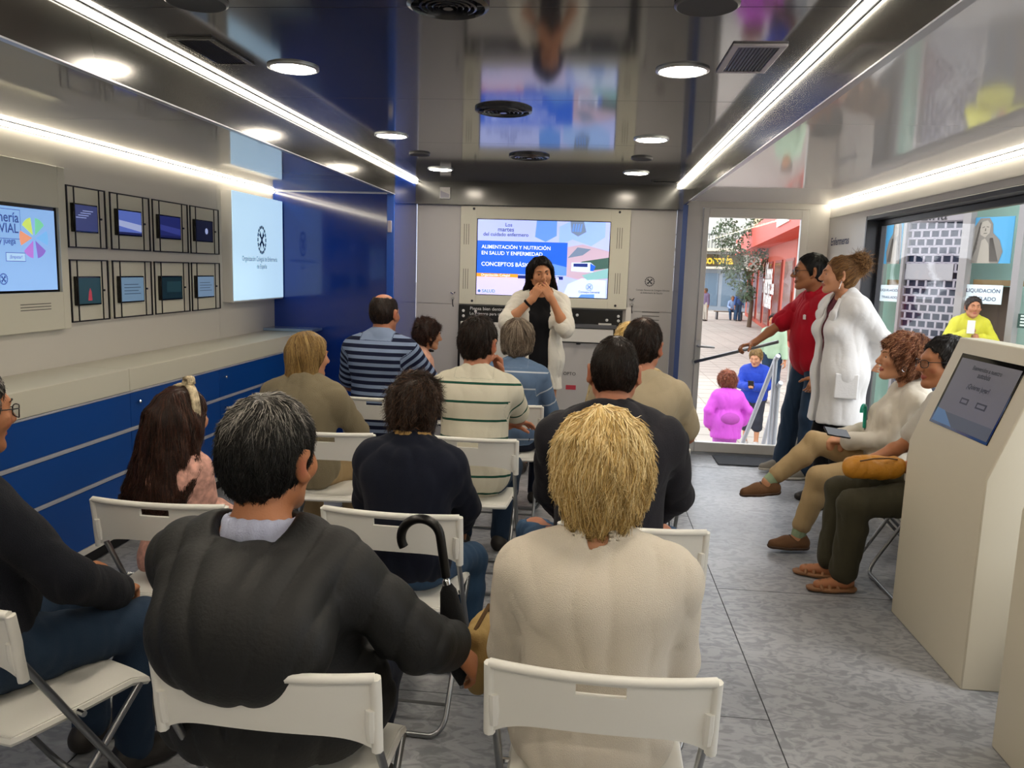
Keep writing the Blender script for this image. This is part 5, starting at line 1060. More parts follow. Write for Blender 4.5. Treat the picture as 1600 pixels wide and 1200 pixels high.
for n in 'LR':
    S, E = b.sh[n], b.el[n]; ax = nrm(E-S); u_ = nrm(np.cross(ax, V(.3, .2, 1))); Rr = np.stack([u_, np.cross(ax, u_), ax], 1)
    for z in (.0, .022, .042): ring(F, E-ax*(.005+z), Rr, .056, .056, .013, 10, .012, 'cuff')
F.rc(b.pel+V(0, 0, .1), b.pel-V(0, 0, .34), .170, .200, .06, flat=((0, 1, 0), .74)); F.bx(b.pel+V(.0, .26, .02), (.074, .22, .62), None, .03, .02, sub=True); F.el(b.c7+b.f*.05+b.u*.06, (.085, .10, .09), None, .01, sub=True); ring(F, b.c7+b.f*.01+b.u*.01, b.Rt, .078, .072, .012, 12, .015, 'c', 150, 390, tilt=-.2, flat=2.0)
field_obj('open_shirt', F, .0065, cloth('white crinkled cotton', '#d3cfc4', b=(90, .35)), p14)
for n in 'LR': field_obj('shoe', b.shoe(n), .008, shoe_dk, p14)
W_, fd = b.wr['R'], nrm(b.wr['R']-b.el['R']); u_ = nrm(np.cross(fd, V(0, 1, .2))); Rr = np.stack([u_, np.cross(fd, u_), fd], 1); F = Field(); ring(F, W_-fd*.035, Rr, .029, .027, .006, 14, .004, flat=1.6); F.el(W_-fd*.035+Rr[:, 1]*.030, (.014, .014, .014), None, .006); field_obj('wristwatch', F, .003, black_c, p14)
F = hair_cap(b, .016, nape=None, amp=.005, freq=35, front=(.068, .076), extra=[('rc', (-.070, -.030, .02), (-.080, -.03, -.12), .028, .034, .03), ('rc', (-.080, -.03, -.12), (-.10, .0, -.19), .036, .022, .03), ('rc', (.070, -.035, .02), (.086, -.035, -.12), .028, .034, .03), ('rc', (.086, -.035, -.12), (.112, -.015, -.20), .036, .020, .03), ('rc', (0, -.07, .0), (0, -.075, -.15), .06, .055, .04)])
hair_obj(b, F, hm_black, p14, part_flow(b, .02, 1.1), 3200, .20, .005, None, r0=.0013, lift=.006, S=10, curl=.004, cfreq=26, seed=27, jitter=.15)
# --- 15: man in the red polo
b = Body(H=1.76, sit=False, w=1.10, d=1.18, belly=.38, lean=.03, head=(-.30, .0, .0), hs=1.16, neck=.05,
         arms={'R': dict(w=(.170, .525, .985), hint=(.6, -.6, -.6), hd=(.05, 1, -.25), pn=(-.3, -.2, -1), curl=.85), 'L': dict(w=(-.215, .10, .80), hint=(-.3, -1, 0), curl=.5)}, legs={'L': dict(a=(-.10, .06, .085)), 'R': dict(a=(.12, .14, .085), foot=(.1, 1, 0))})
p15 = person('man in red polo and glasses standing by the door, in profile', b, SK('tan dark', '#94603f', '#84503a'), (1.80, 6.40), 104, h=.0045, brow=mat('black brow', '#0d0908', .8))
F = b.top(t=.018, sleeve=(.85, .85), bulge=.016, hem=-.20, amp=.007, freq=10, seed=28, drape=.008); polo_collar(F, b, .014, .082, .078); dress(b, p15, F, cloth('crimson pique', '#a30f22', b=(420, .4)), 'polo_shirt', .0065, b.pants(t=.02, amp=.007, flare=.008), denim_dk, sm=cloth('grey suede', '#7d776c'), soles=True)
e = b.c7+b.f*.150-b.u*.17-b.r*.085; q = MB(); q.obox(e, (.016, .003, .012), b.Rt)
for k_ in (-1, 0, 1): q.obox(e+b.u*.014+b.r*k_*.011, (.005, .003, .012-abs(k_)*.004), b.Rt@rot((0, 1, 0), k_*.35))
q.build('chest_emblem', mat('pale emblem', '#d8c9c6', .6), p15, world=False)
F = hair_cap(b, .011, ts=.003, nape=(-.08, -.060), amp=.002, front=(.070, .080), subs=EARS); hair_obj(b, F, hm_black, p15, crown_flow(b, (0, -.05, .13), .3), 2600, .03, .0055, lambda c, q: c*.7, r0=.0010, lift=.003, seed=29); glasses_obj(b, p15, mat('black spectacle frame', '#0c0c0e', .3), M_lens)
# --- 16: woman in the white coat
b = Body(H=1.75, sit=False, female=True, w=1.02, d=1.05, lean=.02, head=(-.42, -.05, .0), hs=1.10, shoulder=.162,
         arms={'L': dict(w=(.00, -.175, .99), hint=(-.7, -.9, .0), hd=(.9, -.1, -.3), pn=(0, -1, 0)), 'R': dict(w=(.02, -.20, 1.03), hint=(.8, -.9, 0), hd=(-.9, -.1, -.3), pn=(0, -1, 0))})
p16 = person('woman in white medical coat with hair bun, in profile facing left', b, SK('fair2', '#bd8665', '#a85f55'), (1.755, 5.60), 108, h=.0045, brow=mat('fair brow2', '#5a3d24', .8))
field_obj('blouse', b.top(t=.010, amp=.003), .007, mat('maroon print blouse', '#5a2430', .8, noise=(60, .5)), p16); field_obj('trousers', b.pants(), .008, black_c, p16)
F = b.top(t=.022, sleeve=(1.97, 1.97), bulge=.016, hem=-.3, amp=.005, freq=9, seed=30, drape=.004); F.rc(b.pel+V(0, .0, .12), b.pel-V(0, 0, .33), .170, .210, .08, flat=((0, 1, 0), .84)); F.bx(b.pel+V(.0, .34, .2), (.020, .30, .75), None, .008, .008, sub=True); F.el(b.c7+b.f*.075+b.u*.015, (.058, .10, .14), b.Rt, .01, sub=True); F.cuts.append((b.pel-V(0, 0, .345), (0, 0, -1))); ring(F, b.c7+b.f*.015+b.u*.012, b.Rt, .080, .075, .012, 14, .014, 'c', 130, 410, tilt=-.3, flat=2.2)
wc = cloth('white coat cotton', '#d5d5d6', b=(70, .12)); ct = field_obj('medical_coat', F, .0065, wc, p16)
F = Field()
for x in (-1, 1):
    F.rc(b.c7+b.Rt@V(x*.060, .085, -.005), b.c7+b.Rt@V(x*.078, .140, -.10), .020, .034, .01, flat=((0, 1, 0), .4)); F.rc(b.c7+b.Rt@V(x*.078, .140, -.10), b.c7+b.Rt@V(x*.045, .155, -.24), .034, .010, .01, flat=((0, 1, 0), .4))
field_obj('lapels', F, .005, wc, ct); pk = b.pel+V(-.175, .075, -.07); F = Field(); F.bx(pk+V(-.012, 0, 0), (.010, .075, .085), rot((0, 0, 1), -.55), .006, .004); field_obj('pocket', F, .005, wc, ct)
text('coat_lettering', 'Enfermera', b.c7+b.Rt@V(-.115, .135, -.19), (-.6, -.8, 0), (0, 0, 1), M_ltr, ct, .06)
for n in 'LR': field_obj('shoe', b.shoe(n), .008, shoe_dk, p16)
F = hair_cap(b, .012, nape=(-.08, -.075), amp=.003, front=(.082, .078), extra=[('el', (0, -.095, .085), (.060, .055, .060), .03), ('el', (0, -.13, .06), (.045, .04, .05), .03)])
hair_obj(b, F, hm_bun, p16, lambda P: (b.hp(0, -.11, .09)-P), 2600, .10, .005, None, r0=.0012, lift=.004, seed=31, jitter=.2)
F2 = Field(); F2.el(b.hp(0, -.115, .085), V(.062, .058, .062)*b.hs, b.Rh); v_, q_ = mesh_arrays(F2, .006); a_, qq_, c_ = strands(F2, crown_flow(b, (0, -.10, .1), -.1, 1.2), 700, .11, .0014, 9, .035, .008, 70, 32, verts=v_, jitter=.9); np_mesh('bun_curls', a_, qq_, hm_bun, p16, False, {'c': c_})
q = MB(); q.tube([b.hp(-.088, -.005, -.035), b.hp(-.090, .0, -.06), b.hp(-.088, .004, -.085)], .0022, 6); q.build('earring', M_chrome, p16, world=False)
# --- 17: woman in the white sweater, legs crossed
b = Body(H=1.56, w=1.10, d=1.15, belly=.35, lean=-.20, female=True, head=(.0, -.10, 0), hs=1.12, neck=.05, shoulder=.165, thigh=1.05,
         arms={'L': dict(w=(-.02, .235, .66), hint=(-.5, -.7, -.6), hd=(.5, .8, -.1), curl=.7), 'R': dict(w=(.10, .25, .66), hint=(.6, -.6, -.5), hd=(-.5, .7, -.1), curl=.7)}, legs={'R': dict(a=(.02, .655, .375), hint=(.1, .5, 1), foot=(-.1, .97, -.12)), 'L': dict(a=(-.10, .485, .095), hint=(-.05, .5, 1))})
p17 = person('woman with curly auburn hair and white sweater, seated legs crossed', b, SK('fair', '#c08a68'), (1.760, 4.60), 86, h=.005, brow=mat('fair brow', '#7a5a3a', .8))
F = b.top(t=.016, bulge=.008, amp=.007, freq=12, seed=33, hem=-.10); field_obj('sweater', F, .007, cloth('white fine knit', '#cdc6b8', b=(450, .4)), p17); field_obj('trousers', b.pants(length=.80, amp=.003, t=.014), .007, khaki, p17); br = cloth('brown suede', '#6b4d35')
for n in 'LR':
    s_ = field_obj('shoe', b.shoe(n), .0055, br, p17); field_obj('sole', b.sole(n), .006, mat('brown sole', '#4a3526', .7), s_); K, A_ = b.kn[n], b.an[n]; F = Field(); F.rc(A_+(K-A_)*.03, A_+(K-A_)*.20, .040, .043, .02); field_obj('sock', F, .006, cloth('pale green sock', '#8fa284'), p17); q = MB(); up = nrm(V(0, 0, 1)-b.fd[n]*b.fd[n][2]); sd = np.cross(b.fd[n], up)
    for k_ in range(4): o = A_+b.fd[n]*(.045+.022*k_)+up*(.002-.008*k_); q.tube([o-sd*.022-up*.006, o+up*.004, o+sd*.022-up*.006], .0028, 6)
    q.build('laces', mat('dark lace', '#3a2a1e', .8), s_, world=False)
F = hair_cap(b, .026, amp=.010, freq=40, nape=(-.08, -.085), front=(.090, .08), extra=[('el', (0, -.03, .045), (.098, .108, .095), .03), ('el', (0, -.06, -.03), (.08, .07, .07), .03)]); hair_obj(b, F, hm_aub, p17, crown_flow(b, (0, -.02, .15), .4, .4), 4200, .075, .006, None, r0=.0014, lift=.012, curl=.007, cfreq=95, seed=34, S=10)
q = MB(); q.tube([b.hp(-.091, .0, -.03)+b.Rh@V(0, .012*math.cos(a), -.014+.014*math.sin(a)) for a in np.linspace(0, 6.28, 13)[:-1]], .0014, 5, closed=True); q.build('earring', M_chrome, p17, world=False)
# --- 18: person in olive trousers, half hidden by the kiosk
b = Body(H=1.66, w=1.08, d=1.1, belly=.2, lean=-.12, head=(.1, .0, 0), hs=1.08, neck=.05, arms={'L': dict(w=(-.04, .26, .645), hint=(-.6, -.6, -.5), hd=(.45, .85, -.1), curl=.55), 'R': dict(w=(.08, .30, .66), hint=(.6, -.5, -.5), hd=(-.5, .8, -.15), curl=.55)}, legs={'L': dict(a=(-.08, .43, .085)), 'R': dict(a=(.10, .45, .085))})
p18 = person('person with dark hair and olive trousers seated behind white kiosk', b, SK('tan', '#a9714f'), (1.785, 4.04), 88, h=.0055)
dress(b, p18, b.top(t=.014, sleeve=(.75, .75), bulge=.01, amp=.005), cloth('grey white blouse', '#b9b6ae'), 'blouse', .008, b.pants(amp=.006, t=.018, flare=.010, length=.93), cloth('olive cotton', '#3d3a2c'), shoes=False); sd_ = mat('tan sandal leather', '#8d6444', .6)
for n in 'LR':
    A_, fo = b.an[n], b.fd[n]; up = V(0, 0, 1); sv = np.cross(fo, up); s_ = field_obj('sandal', b.sole(n, .012), .006, sd_, p18); F = Field()
    for o, w_ in ((.03, .034), (.075, .038), (.115, .036)): F.rc(A_+fo*o-sv*w_-up*.065, A_+fo*o-up*.022-up*o*.16, .010, .012, .02); F.rc(A_+fo*o+sv*w_-up*.065, A_+fo*o-up*.022-up*o*.16, .010, .012, .02)
    F.rc(A_-fo*.045-up*.06, A_-fo*.045-up*.02, .02, .018, .02); field_obj('sandal_straps', F, .005, sd_, s_)
F = hair_cap(b, .014, ts=.006, amp=.005, nape=(-.08, -.07), subs=EARS); hair_obj(b, F, hm_black, p18, crown_flow(b), 1800, .05, .006, None, r0=.0012, lift=.006, seed=35); glasses_obj(b, p18, mat('thin dark spectacle frame', '#1a1414', .3), M_lens)
W_, fd = b.wr['L'], nrm(b.wr['L']-b.el['L']); u_ = nrm(np.cross(fd, V(0, 1, .2))); Rr = np.stack([u_, np.cross(fd, u_), fd], 1); F = Field(); ring(F, W_-fd*.035, Rr, .029, .026, .005, 14, .004, flat=1.8); field_obj('wristwatch', F, .003, M_chrome, p18)
# ---------------------------------------------------------------- the street outside
GZ = -.75
pav = mat('street paving', '#a9a299', .8, noise=(.5, .12), bump=(14, .2)); t = pav.node_tree
struct('ground', MB().box(-60, 90, YB+.25, 120, GZ-.2, GZ).box(2.35, 90, -30, YB+.25, GZ-.2, GZ), pav)
gw = MB()
for i in range(60): gw.box(-8, 16, 8+i*.6, 8.012+i*.6, GZ, GZ+.003)
for i in range(40): gw.box(-8+i*.6, -7.988+i*.6, 8, 44, GZ, GZ+.003)
struct('ground_joint', gw, mat('paving joint', '#8f887e', .9))
def G(x, Y): p = onY(x, 432, Y); return V(p[0], Y, GZ)
# red shop, running from far left to near right of the door view
a, b_ = G(1168, 50), G(1275, 23); a2 = a+(a-b_)*.0; dr_ = nrm(b_-a); nn = V(-dr_[1], dr_[0], 0); nn = nn if nn[0] < 0 else -nn; Lg = np.linalg.norm(b_-a)+6; up = V(0, 0, 1)
red, redd, crm = mat('red facade', '#b8503a', .7), mat('dark red shopfront', '#8c3a2c', .6), mat('cream render', '#d8c9a0', .8)
t = thing('red_shop', 'red shop building beyond the door glass with a bright red band', 'building', tuple(a)); S_ = lambda s, z, o=0: a+dr_*s+up*(z-GZ)+nn*o
q = MB(); q.prism([S_(0, GZ), S_(Lg, GZ), S_(Lg, 3.0), S_(0, 3.0)], -nn*8); q.build('ground_floor', red, t)
q = MB(); q.prism([S_(-.5, 2.95, .8), S_(Lg, 2.95, .8), S_(Lg, 3.85, .8), S_(-.5, 3.85, .8)], -nn*1.5); q.build('fascia_band', mat('bright red band', '#d8452c', .5), t)
q = MB(); q.prism([S_(2, 3.85), S_(Lg, 3.85), S_(Lg, 9.5), S_(2, 9.5)], -nn*8); q.build('upper_floor', crm, t)
for i in range(8):
    s = 2+i*3.6; q = MB(); q.prism([S_(s, GZ+.2, .05), S_(s+2.4, GZ+.2, .05), S_(s+2.4, 2.3, .05), S_(s, 2.3, .05)], -nn*.1); w_ = q.build('shop_window', redd, t)
    q = MB(); q.prism([S_(s+.1, GZ+.3, .07), S_(s+2.3, GZ+.3, .07), S_(s+2.3, 2.2, .07), S_(s+.1, 2.2, .07)], -nn*.02); q.build('pane', mat('shop glass', '#8d5548', .15), w_)
    q = MB(); q.prism([S_(s+.2, 5.2, .05), S_(s+1.6, 5.2, .05), S_(s+1.6, 7.6, .05), S_(s+.2, 7.6, .05)], -nn*.1); q.build('window', mat('grey pane', '#7d8288', .2), t)
wl = mat('white sign lettering', '#f2efec', .6)
q = MB(); q.prism([S_(.5, 3.05, .86), S_(5, 3.05, .86), S_(5, 3.55, .86), S_(.5, 3.55, .86)], -nn*.05); q.build('sign_board', wl, t); text('lettering', 'asesoría', S_(3, 3.3, .88), dr_, up, mat('red lettering', '#c2402a', .6), t, 3.8)
text('lettering', 'tienda', S_(3, 3.70, .82), dr_, up, wl, t, 3.0); q = MB(); q.prism([S_(24, 3.2, .86), S_(27, 3.2, .86), S_(27, 3.6, .86), S_(24, 3.6, .86)], -nn*.05); q.build('sign_board', wl, t)
for s_, z, w_ in (('Libros', 1.75, 3.2), ('Tienda & Casa', 1.20, 5.2), ('Muebles', .65, 3.6)): text('lettering', s_, S_(14.5, z, .10), dr_, up, wl, t, w_, bold=.03)
# grey shop with a yellow sign closing the street
a, b_ = G(1060, 58), G(1185, 54); dr_ = nrm(b_-a); nn = V(-dr_[1], dr_[0], 0); nn = nn if nn[1] < 0 else -nn; Lg = np.linalg.norm(b_-a)
t = thing('corner_building', 'pale building with a yellow shop sign closing the far street', 'building', tuple(a))
q = MB(); q.prism([S_(0, GZ), S_(Lg, GZ), S_(Lg, 2.2), S_(0, 2.2)], -nn*8); q.build('ground_floor', mat('grey shopfront', '#8b97a3', .6), t); q = MB(); q.prism([S_(0, 2.2), S_(Lg, 2.2), S_(Lg, 6.2), S_(0, 6.2)], -nn*8); q.build('upper_floor', mat('pale render', '#c9ccc6', .8), t)
q = MB(); q.prism([S_(0, 2.3, .4), S_(Lg-1.2, 2.3, .4), S_(Lg-1.2, 3.1, .4), S_(0, 3.1, .4)], -nn*.5); sg = q.build('sign_board', mat('dark sign', '#4a3a1e', .6), t); text('lettering', 'Tintorería', S_(Lg-3.4, 2.7, .43), dr_, up, mat('yellow letters', '#e8c531', .5), t, 3.4, bold=.03)
q = MB(); q.prism([S_(0, 3.3, .8), S_(Lg, 3.3, .8), S_(Lg, 3.5, .8), S_(0, 3.5, .8)], -nn*.8); q.prism([S_(0, 2.1, .8), S_(Lg, 2.1, .8), S_(Lg, 2.25, .8), S_(0, 2.25, .8)], -nn*.8); q.build('canopy', mat('pale canopy', '#d5cdbb', .7), t)
q = MB()
for i in range(26): q.prism([S_(i*.25, 3.5, .75), S_(i*.25+.05, 3.5, .75), S_(i*.25+.05, 4.4, .75), S_(i*.25, 4.4, .75)], -nn*.05)
q.prism([S_(0, 4.4, .78), S_(Lg, 4.4, .78), S_(Lg, 4.5, .78), S_(0, 4.5, .78)], -nn*.1); q.build('balcony_rail', mat('grey balcony rail', '#7d8180', .6), t)
for i in range(4): q = MB(); s = .4+i*1.6; q.prism([S_(s, GZ+.3, .04), S_(s+1.3, GZ+.3, .04), S_(s+1.3, 1.8, .04), S_(s, 1.8, .04)], -nn*.05); q.build('shop_window', mat('blue shop glass', '#5b7388', .15), t)
# tree
p = G(1176, 38); tr_ = thing('street_tree', 'leafy green tree before the shops beyond door glass', 'tree', tuple(p)); q = MB(); q.tube([p, p+V(.05, 0, 1.2), p+V(-.2, .1, 2.6)], [.11, .09, .07], 8); q.tube([p+V(-.2, .1, 2.4), p+V(-1.0, 0, 3.8)], [.05, .02], 6); q.tube([p+V(-.2, .1, 2.4), p+V(.5, .2, 3.9)], [.05, .02], 6); q.build('trunk', mat('bark', '#5a4b3c', .9), tr_)
rs = np.random.RandomState(4); cs_ = [(-1.0, 0, 3.2, .9), (-.2, .2, 3.9, 1.0), (.4, -.1, 3.1, .7), (-1.3, .3, 4.4, .7), (.2, 0, 4.9, .8), (-.6, 0, 2.4, .7), (-.3, -.3, 1.6, .45)]; vs, fs = [], []
for cx, cy_, cz_, R0 in cs_:
    for _ in range(420):
        d = nrm(rs.normal(size=3)); o = p+V(cx, cy_, cz_)+d*R0*rs.uniform(.5, 1.05); a1, a2_ = nrm(rs.normal(size=3)), nrm(rs.normal(size=3)); n0 = len(vs); s = rs.uniform(.06, .11); vs += [o-a1*s, o+a2_*s*.5, o+a1*s, o-a2_*s*.5]; fs.append((n0, n0+1, n0+2, n0+3))
tag(MB().add(vs, fs).build('foliage', mat('tree leaf', '#4d6147', .7, noise=(1.5, .4)), tr_, smooth=0), kind='stuff')
# bench
p = G(1143, 44); bn = thing('street_bench', 'small slatted bench beside people in blue, far outside', 'bench', tuple(p)); q = MB()
for i in range(4): q.box(p[0]-.8, p[0]+.8, p[1]-.25+i*.12, p[1]-.16+i*.12, GZ+.42, GZ+.46)
q.build('seat', mat('bench wood', '#6b5a48', .7), bn)
for s in (-.65, .65): MB().box(p[0]+s-.04, p[0]+s+.04, p[1]-.22, p[1]+.22, GZ, GZ+.42).build('leg', M_frame, bn)
# opposite shopfront seen through the long window
O = onY(1352, 450, 11.2); E_ = onY(1700, 450, 9.0); fr = nrm(V(E_[0]-O[0], E_[1]-O[1], 0)); fn = V(fr[1], -fr[0], 0); fn = fn if fn[1] < 0 else -fn
def P_(x, y): r_ = px(x, y); k_ = np.dot(O-V(0, 0, CAM_H), fn)/np.dot(r_, fn); return r_*k_+V(0, 0, CAM_H)
def sz(x, y): q_ = P_(x, y); return float(np.dot(q_-O, fr)), float(q_[2])
B_ = lambda s, z, o=0: V(O[0], O[1], 0)+fr*s+up*z+fn*o
def slab(mb, s0, s1, z0, z1, o, d=.02): mb.prism([B_(s0, z0, o), B_(s1, z0, o), B_(s1, z1, o), B_(s0, z1, o)], -fn*d)
t = thing('shop_front', 'pale mint shopfront across the street behind the long window', 'building', tuple(B_(1, GZ)))
smax = sz(1800, 450)[0]; xs = {k_: sz(k_, 440)[0] for k_ in (1362, 1374, 1408, 1412, 1498, 1510, 1583, 1594)}; zt = sz(1480, 345)[1]; zp0 = sz(1540, 412)[1]
q = MB(); slab(q, -.35, xs[1362], GZ, 4.5, .0, .3); slab(q, smax, smax+8, GZ, 4.5, 0, .3); slab(q, xs[1362], smax, zt+.42, 4.5, 0, .3); q.build('wall', mat('pale shop wall', '#b9c4bd', .8), t)
q = MB(); slab(q, -.35, smax, GZ, zt+.42, -.6, .05); q.build('display_back', mat('mint display back', '#b4d6c8', .8), t)
al = mat('shop aluminium', '#8f8b8a', .4)
for x0, x1_ in ((1362, 1374), (1408, 1412), (1498, 1510), (1583, 1594)): q = MB(); slab(q, xs[x0], xs[x1_], GZ, zt+.42, .05, .12); q.build('post', al, t)
q = MB(); slab(q, xs[1412], xs[1498], zt, zt+.3, .03, .1); h_ = q.build('header', mat('pale header', '#918c90', .6), t); text('lettering', 'Elna', B_(sz(1462, 336)[0], sz(1462, 336)[1], .035), fr, up, M_ltk, t, .34)
q = MB(); s0, s1 = xs[1412], xs[1498]; rows_, z = 30, zt; dz_ = (zt-GZ)/rows_; nc = 6; wc_ = (s1-s0)/nc
for i in range(rows_+1): slab(q, s0, s1, zt-i*dz_-.013, zt-i*dz_+.013, .0, .012)
for i in range(rows_):
    for j in range(nc+1): s = s0+wc_*(j+(.5 if i % 2 else 0)); s < s1+.01 and slab(q, s-.013, min(s+.013, s1), zt-(i+1)*dz_, zt-i*dz_, .0, .010)
q.build('roller_shutter', mat('lilac white shutter', '#96919b', .5), t); q = MB(); slab(q, s0, s1, GZ, zt, -.06, .01); q.build('shutter_backing', mat('dark blue interior', '#26344e', .6), t)
q = MB(); slab(q, s0+.02, s1-.08, sz(1450, 437)[1], sz(1450, 412)[1], .012, .01); q.build('shutter_plate', mat('pale plate', '#99979a', .5), t)
def poster(x0, x1_, y0, y1, flip, lab):
    s0, z0 = sz(x0, y1); s1, z1 = sz(x1_, y0); tp = thing('poster', lab, 'poster', tuple(B_((s0+s1)/2, z0, -.05)), 0); w_, h_ = s1-s0, z1-z0; q = MB()
    slab(q, s0, s1, z0, z1, -.05, .01); q.build('sheet', mat('sky blue print', '#4f9dc8', .6), tp); q = MB(); f_ = lambda a, b: B_(s0+(1-a if flip else a)*w_, z0+b*h_, -.047)
    q.mi = 0; q.prism([f_(*k_) for k_ in ((0, 0), (.72, 0), (.80, .25), (.70, .50), (.52, .66), (.50, .85), (.40, .98), (.18, .98), (.06, .8), (.02, .4))], fn*.001); q.mi = 1; q.prism([f_(*k_) for k_ in ((.22, .62), (.34, .56), (.44, .66), (.45, .84), (.36, .93), (.24, .90), (.19, .76))], fn*.002)
    q.prism([f_(*k_) for k_ in ((.20, .0), (.26, .50), (.34, .54), (.44, .42), (.52, .0))], fn*.002); q.mi = 2
    for k_ in range(7): q.prism([f_(.03+.02*k_, .1+.1*k_), f_(.06+.02*k_, .1+.1*k_), f_(.16+.01*k_, .35+.09*k_), f_(.12+.01*k_, .34+.09*k_)], fn*.003); q.prism([f_(.50+.03*k_, .04), f_(.53+.03*k_, .04), f_(.47+.01*k_, .55), f_(.45+.01*k_, .54)], fn*.003)
    for pp_ in (((.25, .78), (.31, .80), (.31, .785), (.25, .765)), ((.35, .80), (.41, .79), (.41, .775), (.35, .785)), ((.29, .655), (.38, .66), (.37, .645), (.30, .64)), ((.325, .76), (.34, .76), (.345, .70), (.315, .70))): q.prism([f_(*k_) for k_ in pp_], fn*.003)
    q.build('printed_figure', [mat('grey print', '#7d7870', .7), mat('pale print', '#a19a8e', .7), mat('dark print', '#55504a', .7)], tp, smooth=0)
poster(1510, 1583, 337, 411, False, 'shop poster of long-haired figure against blue, right display'); poster(1374, 1409, 340, 412, True, 'shop poster of figure with blue corner, left display')
q = MB(); slab(q, sz(1512, 450)[0], sz(1583, 450)[0], sz(1540, 446)[1], sz(1540, 437)[1], -.1, .2); slab(q, sz(1378, 450)[0], xs[1408], sz(1395, 446)[1], sz(1395, 437)[1], -.1, .2); q.build('display_shelf', mat('brown shelf', '#7a6440', .6), t)
for x0, x1_, y0, y1, lab, tx_ in ((1503, 1566, 446, 473, 'white closing-down sign in the right shop display', .80), (1371, 1407, 446, 470, 'white closing-down sign in the left shop display', .8)):
    s0, z0 = sz(x0, y1); s1, z1 = sz(x1_, y0); sg = thing('paper_sign', lab, 'sign', tuple(B_((s0+s1)/2, z0, -.02))); q = MB(); slab(q, s0, s1, z0, z1, -.02, .004); q.build('sheet', mat('white paper', '#d7e6ea', .7), sg)
    text('lettering', 'LIQUIDACIÓN', B_((s0+s1)/2, z0+(z1-z0)*.68, -.019), fr, up, M_ltr, sg, (s1-s0)*.88, bold=.012); text('lettering', 'TRASLADO', B_((s0+s1)/2, z0+(z1-z0)*.25, -.019), fr, up, M_ltr, sg, (s1-s0)*.72, bold=.012)
s0, z0 = sz(1590, 512); s1, z1 = sz(1640, 493); sg = thing('hours_sign', 'dark green notice at the right edge of shopfront', 'sign', tuple(B_(s0, z0, .02))); q = MB(); slab(q, s0, s1, z0, z1, .02, .01); q.build('board', mat('dark green board', '#2c463e', .6), sg); q = MB()
for k_ in range(4): slab(q, s0+.03, s1-.05, z0+(z1-z0)*(.14+.22*k_), z0+(z1-z0)*(.26+.22*k_), .022, .001)
q.build('text_bars', mat('pale text', '#c9d6cf', .7), sg)
# outside stair rails
for lab, pts in (('outer pale stair handrail seen through the door glass', [onY(1216, 556, 7.35), onY(1212, 562, 7.4), onY(1161, 690, 8.35)]), ('inner pale stair handrail near the man in red', [onY(1220, 598, 7.35), onY(1216, 604, 7.4), onY(1192, 696, 8.2)])):
    h_ = thing('stair_handrail', lab, 'handrail', tuple(V(pts[-1][0], pts[-1][1], GZ)), 0, 'outside stair handrails'); e = pts[-1]; q = MB().tube([*pts, V(e[0], e[1], e[2]-.06)], .022, 10); q.build('rail', M_alup, h_); MB().tube([V(e[0], e[1], e[2]-.05), V(e[0], e[1], GZ)], .02, 10).build('post', M_alup, h_)
    m_ = pts[1]; MB().tube([m_, V(m_[0], m_[1], GZ)], .02, 10).build('post', M_alup, h_)
st = MB()
for i in range(3): st.box(dl, dr, YB+.08+.28*i, YB+.36+.28*i, GZ, -.19*(i+1)+.0)
tag(st.build('entrance_steps', M_frame, bevel=.006), 'dark steps below the glass door outside', 'steps')
# people outside
p = G(1151, 9.3); b = Body(H=1.17, sit=False, w=1.15, d=1.2, head=(.1, 0, 0), hs=1.15, arms={'L': dict(w=(-.20, .02, .60), hint=(-1, -.6, 0)), 'R': dict(w=(.20, .04, .62), hint=(1, -.6, 0))})
o = person('child in bright pink raincoat with curly red hair, outside the door', b, SK('fair', '#c08a68', '#b06a60'), (p[0], p[1]), 8, GZ, .008, eyes=False); pk = cloth('bright pink raincoat', '#c04fc0', .5); F = b.top(t=.03, sleeve=(1.9, 1.9), bulge=.015, hem=-.28, amp=.006, seed=40, drape=.02); F.rc(b.pel, b.pel-V(0, 0, .15), .17, .18, .05); F.el(b.c7-b.f*.06-b.u*.05, (.12, .05, .09), None, .03); dress(b, o, F, pk, 'raincoat', .009, b.pants(t=.03), cloth('pink trousers', '#b862bd'), sm=mat('white rubber', '#d0ccd0', .5))
F = Field(); F.el(b.pel-V(0, .14, -.06), (.11, .06, .075)); field_obj('waist_bag', F, .007, cloth('magenta bag', '#a3479f'), o)
F = hair_cap(b, .03, amp=.012, freq=40, nape=(-.08, -.09)); hair_obj(b, F, hair_mat('hair copper', '#4a2318', '#8a4a35', '#b87a5a'), o, crown_flow(b), 1500, .08, .008, None, r0=.002, lift=.02, curl=.010, cfreq=80, seed=41)
p = G(1192, 11.0); b = Body(H=1.33, sit=False, w=1.12, d=1.1, head=(-.1, .35, 0), hs=1.15, arms={'R': dict(w=(.05, .26, .86), hint=(.8, -.4, -.6), hd=(-.5, .7, .3), curl=.8), 'L': dict(w=(-.05, .26, .86), hint=(-.8, -.4, -.6), hd=(.5, .7, .3), curl=.8)})
o = person('child in blue hooded jacket and dark shorts looking at phone outside', b, SK('fair', '#c08a68', '#b06a60'), (p[0], p[1]), 160, GZ, .007, brow=mat('fair brow', '#7a5a3a', .8)); dress(b, o, b.top(t=.022, bulge=.014, hem=-.16, amp=.006, seed=42, drape=.01), cloth('royal blue nylon', '#2340a8', .6), 'jacket', .008, b.pants(t=.025, length=.02), cloth('dark grey shorts', '#34363f'), sm=mat('pale trainer', '#b8b6b2', .6))
text('jacket_lettering', 'sport', b.c7+b.f*.165*.76-b.u*.22+V(-.05, .03, 0), (-1, 0, 0), (0, 0, 1), M_ltw, o, .09)
